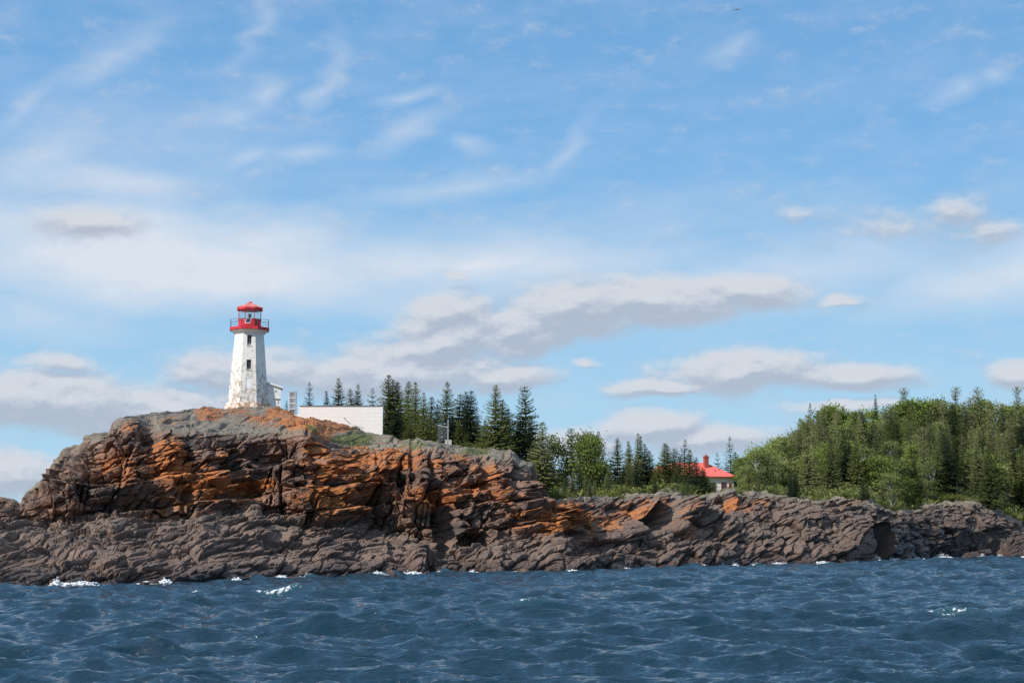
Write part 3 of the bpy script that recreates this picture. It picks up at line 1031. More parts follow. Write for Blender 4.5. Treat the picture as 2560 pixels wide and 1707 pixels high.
    a.data.foreach_set('color', np.stack([org, grey, veg, wet], -1).astype(np.float32).ravel())
    b = me.attributes.new('block', 'FLOAT_COLOR', 'POINT')
    b.data.foreach_set('color', np.stack([blk, pale, w_cl, np.ones_like(blk)], -1).astype(np.float32).ravel())
    o = link('headland', me)
    tag(o, 'rocky headland with orange lichened cliff above a brown wave washed shelf', 'headland', kind='structure')
    return V


GV = build_headland()


def ground(px, Y):
    """height of the land at a photo column and a distance"""
    c = int(round((px - PX0) / PSTEP))
    c = min(max(c, 0), NC - 1)
    yv, zv = GV[ROW_E:, c, 1], GV[ROW_E:, c, 2]
    o = np.argsort(yv)
    return float(np.interp(Y, yv[o], zv[o]))


def spot(px, Y, sink=0.0):
    z = ground(px, Y)
    return x_of(px, Y, z), Y, z - sink


def height_to(px, py, Y):
    return at(px, py, Y)[2]


# ------------------------------------------------------------------ the lake
def mat_water():
    t = NT('lake_water')
    geo = t.n('ShaderNodeNewGeometry')
    pos = geo.outputs['Position']
    fa = t.n('ShaderNodeAttribute', attribute_name='foam')
    m1 = t.mapping(pos, (0.75, 2.0, 1.0), (0, 0, R(12)))
    m2 = t.mapping(pos, (0.7, 1.7, 1.0), (0, 0, R(-18)))
    n1 = t.noise(m1, 1.9, 4, 0.58)
    n2 = t.noise(m2, 5.5, 4, 0.6)
    h = t.math('ADD', t.math('MULTIPLY', n1, 0.105), t.math('MULTIPLY', n2, 0.060))
    nm = t.bump(h, 1.0, 1.0)
    fn = t.noise(t.mapping(pos, (1, 0.45, 1)), 4.5, 7, 0.72)
    foam = t.ramp(t.math('ADD', fa.outputs['Fac'], t.math('MULTIPLY', t.math('SUBTRACT', fn, 0.5), 1.9)), 0.50, 0.66)
    col = t.mix(fa.outputs['Fac'], (0.0027, 0.024, 0.043), (0.015, 0.07, 0.078))
    col = t.mix(foam, col, (0.74, 0.77, 0.78))
    rough = t.math('ADD', 0.045, t.math('MULTIPLY', foam, 0.6))
    return t.done(t.bsdf(col, rough, nm, 0.5, IOR=1.333))


M['water'] = mat_water()


def build_lake():
    rng = np.random.default_rng(5)
    cx = np.arange(-640, 3200.1, 3.2)
    ratio = 1.0033
    n = int(math.log(300 / 13.0) / math.log(ratio)) + 1
    Yr = 13.0 * ratio ** np.arange(n)
    A = (cx - 1280) / FPX / cp
    X0 = (Yr[:, None] * A[None, :]).astype(np.float32)
    Y0 = np.broadcast_to(Yr[:, None], X0.shape).astype(np.float32)
    X, Y, Z = X0.copy(), Y0.copy(), np.zeros_like(X0)
    main = R(-112)
    NW = 92
    lam = np.exp(np.linspace(math.log(0.36), math.log(9.0), NW)) * rng.uniform(0.96, 1.04, NW)
    dcell = (Yr * (ratio - 1)).astype(np.float32)[:, None]
    crest = np.zeros_like(Z)
    for l in lam:
        th = main + rng.normal(0, 0.50)
        k = 2 * math.pi / l
        amp = 0.0113 * l ** 0.92 * math.exp(-(l / 6.0) ** 2 * 0.7)
        ph = rng.uniform(0, 2 * math.pi)
        f = (k * (math.cos(th) * X0 + math.sin(th) * Y0) + ph).astype(np.float32)
        att = np.clip((l / dcell - 1.6) / 2.0, 0, 1)
        c, sn = np.cos(f), np.sin(f)
        Z += amp * att * c
        q = 0.72 * amp
        X -= q * math.cos(th) * att * sn
        Y -= q * math.sin(th) * att * sn
        crest += amp * k * att * c
    # gusts: groups of higher and lower waves
    grp = 1.0 + 0.35 * fbm(X0 / 12, Y0 / 12, 7, 2).astype(np.float32)
    Z *= grp
    # a few steeper seas, three of them breaking (photo px, row, half width m, height m)
    foam = np.zeros_like(Z)
    for (px, py, wd, ln, hh, fo) in [(728, 1490, 2.0, 1.1, 0.48, 0.74), (500, 1492, 1.3, 0.9, 0.30, 0.75), (230, 1515, 1.2, 0.9, 0.25, 0.5),
                                     (1325, 1522, 1.3, 0.9, 0.30, 0.62), (2440, 1545, 2.3, 1.0, 0.34, 0.60), (420, 1605, 2.2, 1.1, 0.22, 0),
                                     (2350, 1590, 1.8, 0.9, 0.28, 0), (1640, 1610, 1.2, 0.7, 0.22, 0), (530, 1668, 0.6, 0.5, 0.2, 0),
                                     (1900, 1660, 1.6, 0.8, 0.2, 0), (1600, 1460, 2.5, 1.6, 0.25, 0), (1990, 1640, 1.2, 0.7, 0.18, 0)]:
        yc = EYE / -slope_of(py)
        xc = x_of(px, yc, 0)
        u, v = (X0 - xc) / wd, (Y0 - yc) / ln + 0.25 * np.sin((X0 - xc) / wd * 1.3)
        g = np.exp(-u * u - np.where(v > 0, v * v * 0.6, v * v * 2.2))
        Z += hh * g
        if fo:
            foam = np.maximum(foam, 0.85 * fo * np.exp(-((u + 0.35) / 0.75) ** 2 - ((v + 0.05) / 0.55) ** 2))
    # wash along the rocks
    wetrow = np.argmax((GV[..., 2] > 0.02) & (np.arange(NR)[:, None] > 4), axis=0)     # where the rock really leaves the water
    shore = np.interp(cx, pxs, gsm(GV[wetrow, np.arange(NC), 1], 2.0))[None, :]
    d = shore - Y0
    wob = 1.1 + 0.9 * fbm(X0 / 5, Y0 / 9, 17, 3)
    foam = np.maximum(foam, np.where(d > -6, 0.60 * np.exp(-np.clip(d - 0.25, 0, None) / (0.8 * wob)), 0.5) * (0.62 + 0.8 * np.clip(fbm(X0 / 3.5, 0 * Y0, 19, 3) + 0.25, 0, 1)))
    Z *= np.where(d < 0, 0.5, 1.0)
    st = np.clip((crest - 1.5) / 0.7, 0, 1) * 0.30
    foam = np.clip(np.maximum(foam, st), 0, 1)
    idx = np.arange(X.size).reshape(X.shape)
    F = np.stack([idx[:-1, :-1], idx[:-1, 1:], idx[1:, 1:], idx[1:, :-1]], -1).reshape(-1, 4)
    me = np_mesh('lake', np.stack([X, Y, Z], -1).reshape(-1, 3), F, M['water'], smooth=True)
    a = me.attributes.new('foam', 'FLOAT', 'POINT')
    a.data.foreach_set('value', foam.astype(np.float32).ravel())
    tag(link('lake', me), 'choppy dark blue lake water with small breaking crests', 'lake', kind='structure')
    far = MB().add([(-30000, -30000, -1.2), (30000, -30000, -1.2), (30000, 30000, -1.2), (-30000, 30000, -1.2)], [(0, 1, 2, 3)])
    tag(far.build('open_water', M['water']), 'open lake water reaching the horizon', 'lake', kind='structure')


build_lake()


# ------------------------------------------------------------------ lighthouse
def build_lighthouse():
    Y = 200.0
    x, _, z = at(620, 1020, Y)
    az = math.atan2(x, Y)
    root = empty('lighthouse', (x, Y, z), -az, 'white octagonal lighthouse with red lantern room and peeling paint on the bare rock top', 'lighthouse')
    N8 = 8
    p = MB().prism(N8, [(3.05, -1.2), (2.95, -0.05), (2.86, 0.10), (2.72, 0.46), (2.62, 0.50), (2.60, 0.56)])
    p.build('plinth', M['plinth'], root)
    zt0, zt1, a0, a1 = 0.561, 9.25, 2.50, 1.78

    # tower body with three window openings let into the front face
    def ap(zz):
        return a0 + (a1 - a0) * (zz - zt0) / (zt1 - zt0)
    openings = [(2.35, 3.55, 0.30), (4.55, 5.90, 0.28), (7.65, 9.02, 0.27)]
    m = MB()
    k = math.tan(math.pi / 8)
    levels = sorted([zt0, zt1] + [v for o in openings for v in o[:2]])
    # seven plain faces
    for i in range(N8):
        th = i * math.pi / 4        # 0 = front (towards -Y)

        def P(u, zz, dep=0.0):
            a = ap(zz) - dep
            return (a * math.sin(th) + u * math.cos(th), -a * math.cos(th) + u * math.sin(th), zz)
        if i != 0:
            m.add([P(-k * ap(zt0), zt0), P(k * ap(zt0), zt0), P(k * ap(zt1), zt1), P(-k * ap(zt1), zt1)], [(0, 1, 2, 3)])
            continue
        for l0, l1 in zip(levels[:-1], levels[1:]):
            op = next((o for o in openings if abs(o[0] - l0) < 1e-6), None)
            if op is None:
                m.add([P(-k * ap(l0), l0), P(k * ap(l0), l0), P(k * ap(l1), l1), P(-k * ap(l1), l1)], [(0, 1, 2, 3)])
            else:
                w = op[2]
                m.add([P(-k * ap(l0), l0), P(-w, l0), P(-w, l1), P(-k * ap(l1), l1)], [(0, 1, 2, 3)])
                m.add([P(w, l0), P(k * ap(l0), l0), P(k * ap(l1), l1), P(w, l1)], [(0, 1, 2, 3)])
                dp = 0.34
                m.add([P(-w, l0), P(-w, l0, dp), P(-w, l1, dp), P(-w, l1)], [(0, 1, 2, 3)])
                m.add([P(w, l0, dp), P(w, l0), P(w, l1), P(w, l1, dp)], [(0, 1, 2, 3)])
                m.add([P(-w, l0), P(w, l0), P(w, l0, dp), P(-w, l0, dp)], [(0, 1, 2, 3)])
                m.add([P(-w, l1, dp), P(w, l1, dp), P(w, l1), P(-w, l1)], [(0, 1, 2, 3)])
                m.add([P(-w, l0, dp), P(w, l0, dp), P(w, l1, dp), P(-w, l1, dp)], [(0, 1, 2, 3)])
    m.build('tower', M['tower'], root)
    for j, (z0, z1, w) in enumerate(openings):
        ya, yb_ = -ap(z0), -ap(z1)
        if j == 0:      # boarded up
            b = MB().hexa([(-w + .02, ya + .04, z0 + .02), (w - .02, ya + .04, z0 + .02), (w - .02, ya + .09, z0 + .02), (-w + .02, ya + .09, z0 + .02),
                           (-w + .02, yb_ + .04, z1 - .02), (w - .02, yb_ + .04, z1 - .02), (w - .02, yb_ + .09, z1 - .02), (-w + .02, yb_ + .09, z1 - .02)])
            tag(b.build('window_board', M['white_metal'], root), 'white board over the lowest window')
            continue
        yo = max(ya, yb_) + 0.20
        f = MB()
        t_ = 0.045
        f.box(-w + .005, -w + t_, yo, yo + .06, z0 + .005, z1 - .005)
        f.box(w - t_, w - .005, yo, yo + .06, z0 + .005, z1 - .005)
        f.box(-w + t_, w - t_, yo, yo + .06, z0 + .005, z0 + t_)
        f.box(-w + t_, w - t_, yo, yo + .06, z1 - t_, z1 - .005)
        f.box(-.018, .018, yo + .01, yo + .05, z0 + t_, z1 - t_)
        for q in (0.33, 0.66):
            zz = z0 + (z1 - z0) * q
            f.box(-w + t_, -.019, yo + .01, yo + .05, zz - .016, zz + .016)
            f.box(.019, w - t_, yo + .01, yo + .05, zz - .016, zz + .016)
        fr = f.build('window', M['grey_metal'], root)
        MB().box(-w + t_, w - t_, yo + .052, yo + .056, z0 + t_, z1 - t_).build('pane', M['dark'], fr)
        MB().box(-w - .06, w + .06, ya - .07, ya + .10, z0 - .07, z0 - .004).build('sill', M['white'], root)
    # flared cornice and gallery
    MB().prism(N8, [(1.785, 9.20), (1.80, 9.30), (2.02, 9.52), (2.24, 9.68), (2.27, 9.72)]).build('cornice', M['white'], root)
    MB().prism(N8, [(2.42, 9.724), (2.44, 9.74), (2.44, 10.06), (2.40, 10.09)]).build('gallery', M['red'], root)
    # lantern room
    lw = MB().prism(N8, [(1.40, 10.092), (1.40, 11.06), (1.44, 11.07), (1.44, 11.14)])
    lantern = lw.build('lantern_wall', M['red'], root)
    # louvre vent, floor vent and hatch lines on it
    th = math.pi / 4
    v = MB()
    for i in range(5):
        z0 = 10.28 + i * 0.15
        c, s_ = math.cos(th), math.sin(th)
        for (u0, u1, d0, d1) in [(-0.40, -0.05, 1.402, 1.425)]:
            def Q(u, d, zz):
                return (d * s_ + u * c, -d * c + u * s_, zz)
            v.hexa([Q(u0, d1, z0), Q(u1, d1, z0), Q(u1, d0, z0), Q(u0, d0, z0), Q(u0, d0 + .003, z0 + .11), Q(u1, d0 + .003, z0 + .11), Q(u1, d0, z0 + .11), Q(u0, d0, z0 + .11)])
    v.build('vent', M['rail'], lantern)
    MB().box(-0.36, 0.34, -1.445, -1.402, 10.10, 10.26).build('vent', M['rail'], lantern)
    # mullions, panes
    R_ = 1.37 / math.cos(math.pi / 8)
    corners = [(R_ * math.sin((i + .5) * math.pi / 4), -R_ * math.cos((i + .5) * math.pi / 4)) for i in range(8)]
    for i, (a, b) in enumerate(corners):
        MB().tube([(a, b, 11.142), (a, b, 12.3)], 0.045, 6).build('mullion', M['red'], root)
    for i in range(8):
        a, b = corners[i - 1], corners[i]
        d = (b[0] - a[0], b[1] - a[1])
        g = [(a[0] + d[0] * f, a[1] + d[1] * f) for f in (0.05, 0.95)]
        MB().add([(*g[0], 11.15), (*g[1], 11.15), (*g[1], 12.3), (*g[0], 12.3)], [(0, 1, 2, 3)]).build('window_pane', M['glass'], root)
    # ceiling, roof
    rf = MB().prism(N8, [(1.44, 12.303), (1.58, 12.32), (1.60, 12.34), (1.59, 12.57), (1.57, 12.60)]).build('roof_fascia', M['red'], root)
    rr = MB()
    K8 = 1 / math.cos(math.pi / 8)
    rr.prism(N8, [(1.61, 12.603), (1.55, 12.66), (0.26, 13.22), (0.20, 13.24)])
    for i in range(8):       # standing seams
        a = (i + .5) * math.pi / 4
        p0 = Vector((1.56 * K8 * math.sin(a), -1.56 * K8 * math.cos(a), 12.665))
        p1 = Vector((0.26 * K8 * math.sin(a), -0.26 * K8 * math.cos(a), 13.23))
        rr.tube([p0, p1], 0.025, 5)
    roof = rr.build('roof', M['red_roof'], root)
    MB().prism(10, [(0.20, 13.242), (0.20, 13.36), (0.24, 13.37), (0.22, 13.44), (0.10, 13.48)]).build('roof_vent', M['red_roof'], roof)
    # beacon lamp inside
    lamp = MB().prism(10, [(0.30, 11.02), (0.28, 11.34), (0.16, 11.38), (0.15, 11.52), (0.19, 11.55), (0.20, 11.86), (0.12, 11.92)])
    lamp.build('beacon_lamp', M['grey_metal'], root)
    # railing
    rl = empty('railing', (0, 0, 0))
    rl.parent = root
    RC = 2.34 / math.cos(math.pi / 8)
    rc = [(RC * math.sin((i + .5) * math.pi / 4), -RC * math.cos((i + .5) * math.pi / 4)) for i in range(8)]
    for i in range(8):
        MB().tube([(*rc[i], 10.08), (*rc[i], 11.06)], 0.04, 6).build('post', M['rail'], rl)
        a, b = rc[i - 1], rc[i]
        for zz in (10.42, 10.72, 11.03):
            if zz == 10.42 and i % 2:
                continue
            MB().tube([(*a, zz), (*b, zz)], 0.022, 5).build('rail', M['rail'], rl)
    # solar panel on the gallery rail, leaning back
    sp_ = empty('solar_panel', (0, 0, 0))
    sp_.parent = root

    def S(u, v_, d=0.0):      # leaning back, turned to the left
        return Vector((-0.62 + u + 0.20 * v_, -2.42 + 0.30 * v_ + 0.10 * u, 10.40 + 0.80 * v_)) + Vector((0.08, -0.93, 0.35)) * d
    def slab(m, u0, u1, v0, v1, d0, d1):
        m.hexa([S(u0, v0, d1), S(u1, v0, d1), S(u1, v0, d0), S(u0, v0, d0), S(u0, v1, d1), S(u1, v1, d1), S(u1, v1, d0), S(u0, v1, d0)])
    slab_f = MB()
    slab(slab_f, 0, .66, 0, .85, 0.0, 0.04)
    slab_f.build('panel_frame', M['white_metal'], sp_)
    slab_p = MB()
    slab(slab_p, .08, .58, .09, .76, 0.044, 0.06)
    slab_p.build('panel', M['panel'], sp_)
    MB().tube([(-0.95, -2.28, 10.10), (-0.95, -2.28, 11.20)], 0.028, 6).tube([(-0.95, -2.28, 10.85), (-0.62, -2.30, 10.85)], 0.02, 5).build('bracket', M['white_metal'], sp_)
    # whip aerial on the right of the roof
    MB().tube([(0.96, -0.2, 11.9), (0.96, -0.2, 14.0), (0.95, -0.2, 15.1)], [0.03, 0.02, 0.010], 6).tube([(0.96, -0.2, 13.8), (0.96, -0.2, 14.0)], 0.035, 6).build('antenna', M['steel'], root)
    return root, az


LH, LAZ = build_lighthouse()


def build_shed():
    """lean-to behind the tower on the right"""
    x, Y, z = at(620, 1020, 200.0)
    r = empty('lean_to_shed', (x, Y, z), -LAZ, 'small cream lean-to shed with a sloping roof behind the lighthouse tower', 'shed')
    x0, x1 = 1.7, 4.02
    zl, zr = 3.25, 2.52
    y0, y1 = -0.85, 1.9
    b = MB()
    b.hexa([(x0, y0, -1.0), (x1, y0, -1.0), (x1, y1, -1.0), (x0, y1, -1.0), (x0, y0, zl), (x1, y0, zr), (x1, y1, zr), (x0, y1, zl)])
    b.build('wall', M['white'], r)
    sl = (zr - zl) / (x1 - x0)
    xa, xb = x0 - .02, x1 + .24
    za, zb_ = zl + sl * (xa - x0) + .004, zl + sl * (xb - x0) + .004
    MB().hexa([(xa, y0 - .25, za), (xb, y0 - .25, zb_), (xb, y1 + .2, zb_), (xa, y1 + .2, za), (xa, y0 - .25, za + .2), (xb, y0 - .25, zb_ + .2), (xb, y1 + .2, zb_ + .2), (xa, y1 + .2, za + .2)]).build('roof', M['white_metal'], r)
    MB().prism(8, [(0.10, 0), (0.10, 0.06)]).build('vent', M['grey_metal'], r).matrix_local = Matrix.Translation((3.35, y0 - .003, 2.12)) @ Matrix.Rotation(R(90), 4, 'X')
    MB().prism(8, [(0.07, 0), (0.07, 0.05)]).build('vent', M['grey_metal'], r).matrix_local = Matrix.Translation((2.55, y0 - .003, 2.15)) @ Matrix.Rotation(R(90), 4, 'X')
    MB().box(3.15, 3.95, y0 - .12, y0 - .003, 1.12, 1.18).box(3.66, 3.72, y0 - .05, y0 - .003, 0.55, 1.117).build('pipe', M['concrete'], r)


build_shed()


def build_wall():
    Y = 176.0
    p0 = at(747, 1020, Y)
    p1 = at(957, 1020, Y)
    zt = at(850, 1016, Y)[2]
    L_ = p1[0] - p0[0]
    r = empty('retaining_wall', (p0[0], Y, zt - 4.5), 0, 'long white painted wall with a dark coping between the beacon and the spruces', 'wall')
    b = MB().box(0.0, L_, 0, 0.45, 0.0, 4.5)
    w = b.build('wall_face', M['wall'], r, bevel=0.02)
    MB().box(0.10, L_ - .16, -.05, 0.55, 4.503, 4.60).build('coping', M['coping'], r)
    MB().tube([(5.0, .05, 3.30), (5.02, -.32, 3.22), (5.3, -.36, 2.98)], 0.045, 6).build('pipe', M['grey_metal'], r)
    MB().box(L_ - .30, L_ - .02, -.12, -.003, 0.62, 1.10).build('drain_box', M['grey_metal'], r)


build_wall()


def build_horns():
    Y = 178.0
    x, _, zb_ = at(731.5, 1038, Y)
    bl = MB().box(-.86, .86, -.8, .8, -1.6, 0.0).build('concrete_block', M['white'], None, (x, Y, zb_), bevel=0.04)
    tag(bl, 'low white painted block under the stacked horn unit', 'block')
    r = empty('fog_horn_stack', (x, Y, zb_ + .002), R(-6), 'slim white tower of four stacked open boxes on a low white block', 'fog horn')
    W, Dp = 0.36, 0.62
    MB().box(-.40, .40, -.40, .40, 0.0, .07).build('base_plate', M['grey_metal'], r)
    h = 0.62
    for i in range(4):
        z0 = 0.075 + i * (h + .004)
        m = MB()
        m.box(-W, -W + .03, -Dp / 2, Dp / 2, z0, z0 + h)
        m.box(W - .03, W, -Dp / 2, Dp / 2, z0, z0 + h)
        m.box(-W + .03, W - .03, -Dp / 2, Dp / 2, z0, z0 + .03)
        m.box(-W + .03, W - .03, -Dp / 2, Dp / 2, z0 + h - .03, z0 + h)
        m.box(-W + .03, W - .03, Dp / 2 - .03, Dp / 2, z0 + .03, z0 + h - .03)
        cell = m.build('horn', M['white_metal'], r)
    MB().box(-W - .02, W + .02, -Dp / 2 - .02, Dp / 2 + .02, 0.075 + 4 * (h + .004), 0.115 + 4 * (h + .004)).build('cap', M['grey_metal'], r)


build_horns()


def build_fence():
    Y = 166.0
    x, _, z0 = at(1120, 1108, Y)
    zt = at(1120, 1049, Y)[2]
    r = empty('wire_fence', (x, Y, z0), 0, 'short run of wire mesh fence with one tall pale post at the cliff edge', 'fence')
    H = zt - z0
    MB().tube([(0, 0, -.25), (0, 0, H)], 0.045, 8).build('post', M['steel'], r)
    xe = at(1094, 1062, Y + 4)[0] - x
    ze_ = at(1094, 1062, Y + 4)[2] - z0
    zc = at(1120, 1068, Y)[2] - z0
    MB().tube([(0, 0, zc), (xe, 4, ze_)], 0.032, 6).build('rail', M['steel'], r)
    wm = MB()
    n = 24
    a, b = Vector((-.05, .0, .35)), Vector((xe, 4, .3))
    ta, tb = Vector((-.05, 0, zc - .05)), Vector((xe, 4, ze_ - .05))

    def G(u, v):
        return (a.lerp(b, u)).lerp(ta.lerp(tb, u), v)
    for i in range(-8, n):
        for sgn in (1, -1):
            u0, u1 = i / n, (i + 9) / n
            v0, v1 = (0, 1) if sgn > 0 else (1, 0)
            lo_, hi_ = max(0, u0), min(1, u1)
            if hi_ <= lo_:
                continue
            f0, f1 = (lo_ - u0) / (u1 - u0), (hi_ - u0) / (u1 - u0)
            wm.tube([G(lo_, v0 + (v1 - v0) * f0), G(hi_, v0 + (v1 - v0) * f1)], 0.0045, 3, False)
    wm.build('mesh_panel', M['grey_metal'], r)
    for (px, lab, w) in ((1115.5, 'pale', .13), (1125.0, 'grey', .17)):
        cx = x_of(px, Y - .4, z0)
        c = MB().prism(4, [(w, -.5), (w * .98, .32), (w * .8, .36)])
        tag(c.build('footing_block', M['concrete'], None, (cx, Y - .35, z0 - .02), bevel=.02),
            '%s squat concrete block at the foot of the fence post' % lab, 'block')


build_fence()


def build_house():
    Y = 262.0
    k = Y / FPX          # metres per photo pixel
    cx, _, zg = at(1790, 1232, Y)
    r = empty('red_roofed_house', (cx, Y, zg), R(14), 'white keeper house with a bright red hipped roof and brick chimney among trees', 'house')
    hz = 2.55
    x0, x1 = -9.2, 3.05
    y0, y1 = 0.0, 8.0
    w = MB().box(x0, x1, y0, y1, -2, hz)
    w.build('wall', M['white'], r)
    # hipped roof with bell-cast eaves
    e, zt = 0.55, 5.1
    zr = hz + .02
    m = MB()

    def hip(inset, z):
        return [(x0 - e + inset, y0 - e + inset, z), (x1 + e - inset, y0 - e + inset, z), (x1 + e - inset, y1 + e - inset, z), (x0 - e + inset, y1 + e - inset, z)]
    rings = [hip(0, zr), hip(0, zr + .14), hip(.9, zr + .62), hip(4.0, zt)]
    vs = [p for q in rings for p in q]
    fs = [(3, 2, 1, 0), (12, 13, 14, 15)]
    for j in range(3):
        for i in range(4):
            i2 = (i + 1) % 4
            fs.append((j * 4 + i, j * 4 + i2, j * 4 + 4 + i2, j * 4 + 4 + i))
    m.add(vs, fs)
    roof = m.build('roof', M['house_roof'], r)
    # lower wing on the left
    m2 = MB()
    m2.add([(x0 - 2.2, y0 - 1.6, hz - .3), (x0 + 3.4, y0 - 1.6, hz - .3), (x0 + 3.4, y0 + 4, hz - .3), (x0 - 2.2, y0 + 4, hz - .3),
            (x0 + .6, y0 - 1.0, hz + 1.9), (x0 + .6, y0 + 4, hz + 1.9)], [(3, 2, 1, 0), (0, 1, 4), (1, 2, 5, 4), (2, 3, 5), (3, 0, 4, 5)])
    m2.build('wing_roof', M['house_roof'], r)
    MB().box(x0 - 1.8, x0 + 3.0, y0 - 1.2, y0 - .004, -2, hz - .31).build('wing_wall', M['white'], r)
    ch = MB().box(-1.15, -.45, 1.9, 2.6, hz + .8, 6.15).box(-1.22, -.38, 1.83, 2.67, 5.80, 6.0).build('chimney', M['brick'], roof)
    MB().tube([(-.8, 2.25, 6.15), (-.8, 2.25, 6.4)], .11, 8).build('chimney_pot', M['brick'], ch)
    for (u, v) in ((1.15, 1.05), (.1, 1.95), (.35, .75)):       # snow hooks / patches
        MB().box(u - .14, u + .14, v - .02 + .35, v + .1 + .35, zr + .62 + v * .62, zr + .74 + v * .62).build('roof_hook', M['rail'], roof)
    MB().box(x0 - e - .004, x1 + e + .004, y0 - e - .03, y0 - e - .004, zr - .02, zr + .10).build('fascia', M['brick'], r)
    for (u0, u1, z0, z1) in ((.9, 1.85, .35, 1.75), (-.75, .0, .4, 1.7), (2.25, 2.75, .4, 1.6), (-3.6, -2.6, .4, 1.7)):
        f = MB()
        t_ = .09
        f.box(u0, u0 + t_, -.06, -.003, z0, z1).box(u1 - t_, u1, -.06, -.003, z0, z1)
        f.box(u0 + t_, u1 - t_, -.06, -.003, z0, z0 + t_).box(u0 + t_, u1 - t_, -.06, -.003, z1 - t_, z1)
        mid = (u0 + u1) / 2
        f.box(mid - .03, mid + .03, -.05, -.003, z0 + t_, z1 - t_)
        wn = f.build('window', M['brick'], r)
        MB().box(u0 + t_, u1 - t_, -.02, -.004, z0 + t_, z1 - t_).build('pane', M['panel'], wn)
    MB().box(-11, 4, -3, 9, -3, -.02)
    # small white board below it on the rocks
    Ys = 186.0
    sx, sy, sz = spot(1766.5, Ys)
    zt2 = height_to(1766, 1229, Ys)
    s = empty('notice_board', (sx, sy, sz), R(4), 'small blank white notice board on a short post below the red-roofed house', 'sign')
    hh = max(.8, zt2 - sz)
    MB().box(-.22, .22, -.03, .0, hh - .42, hh).build('board', M['white_metal'], s)
    MB().tube([(0, .03, -.3), (0, .03, hh - .02)], .03, 6).build('post', M['deadwood'], s)


build_house()


def build_gull():
    Y = 215.0
    x, _, z = at(1843, 25, Y)
    r = empty('gull', (x, Y, z), R(-20), 'grey and white gull gliding high in the blue sky', 'bird')
    b = MB()
    b.tube([(0, .30, .0), (0, .22, .01), (0, .08, .0), (0, -.12, -.01), (0, -.26, .0), (0, -.42, .01)], [.012, .045, .075, .07, .04, .012], 8)
    b.tube([(0, .24, .02), (0, .31, .025), (0, .35, .02), (0, .40, .01)], [.03, .042, .03, .006], 8)
    b.build('body', M['feather'], r, smooth=True)
    for sgn in (1, -1):
        w = MB()
        ch = [(.04, .14, -.10, .02), (.28, .17, -.06, .10), (.50, .10, -.07, .10), (.78, -.02, -.10, .04)]
        vs = []
        for (u, f, k, zz) in ch:
            vs += [(sgn * u, f, zz), (sgn * u, k, zz), (sgn * u, k, zz + .012), (sgn * u, f, zz + .016)]
        fs = []
        for i in range(3):
            for j in range(4):
                fs.append((i * 4 + j, i * 4 + (j + 1) % 4, i * 4 + 4 + (j + 1) % 4, i * 4 + 4 + j))
        fs += [(0, 1, 2, 3), (12, 13, 14, 15)]
        w.add(vs, fs)
        w.build('wing', M['feather'], r)
    MB().add([(-.03, -.38, 0), (.03, -.38, 0), (.09, -.56, 0), (-.09, -.56, 0), (-.03, -.38, .015), (.03, -.38, .015), (.09, -.56, .01), (-.09, -.56, .01)],
             [(3, 2, 1, 0), (4, 5, 6, 7), (0, 1, 5, 4), (1, 2, 6, 5), (2, 3, 7, 6), (3, 0, 4, 7)]).build('tail', M['white'], r)


build_gull()


# ------------------------------------------------------------------ plants
def quads(name, Q, mat):
    Q = np.asarray(Q, np.float32).reshape(-1, 4, 3)
    F = np.arange(len(Q) * 4).reshape(-1, 4)
    return np_mesh(name, Q.reshape(-1, 3), F, mat)


def leaf_quads(P, Dv, ln, wd, rng, roll=1.0):
    """rhombic sprays from points P along directions Dv"""
    n = len(P)
    Dv = Dv / (np.linalg.norm(Dv, axis=1, keepdims=True) + 1e-9)
    rr = rng.normal(0, roll, (n, 3)) + np.array([0, 0, 1.0])
    W = np.cross(Dv, rr)
    W /= np.linalg.norm(W, axis=1, keepdims=True) + 1e-9
    ln, wd = ln[:, None], wd[:, None]
    mid = P + Dv * ln * 0.45
    return np.stack([P, mid + W * wd, P + Dv * ln, mid - W * wd], 1)


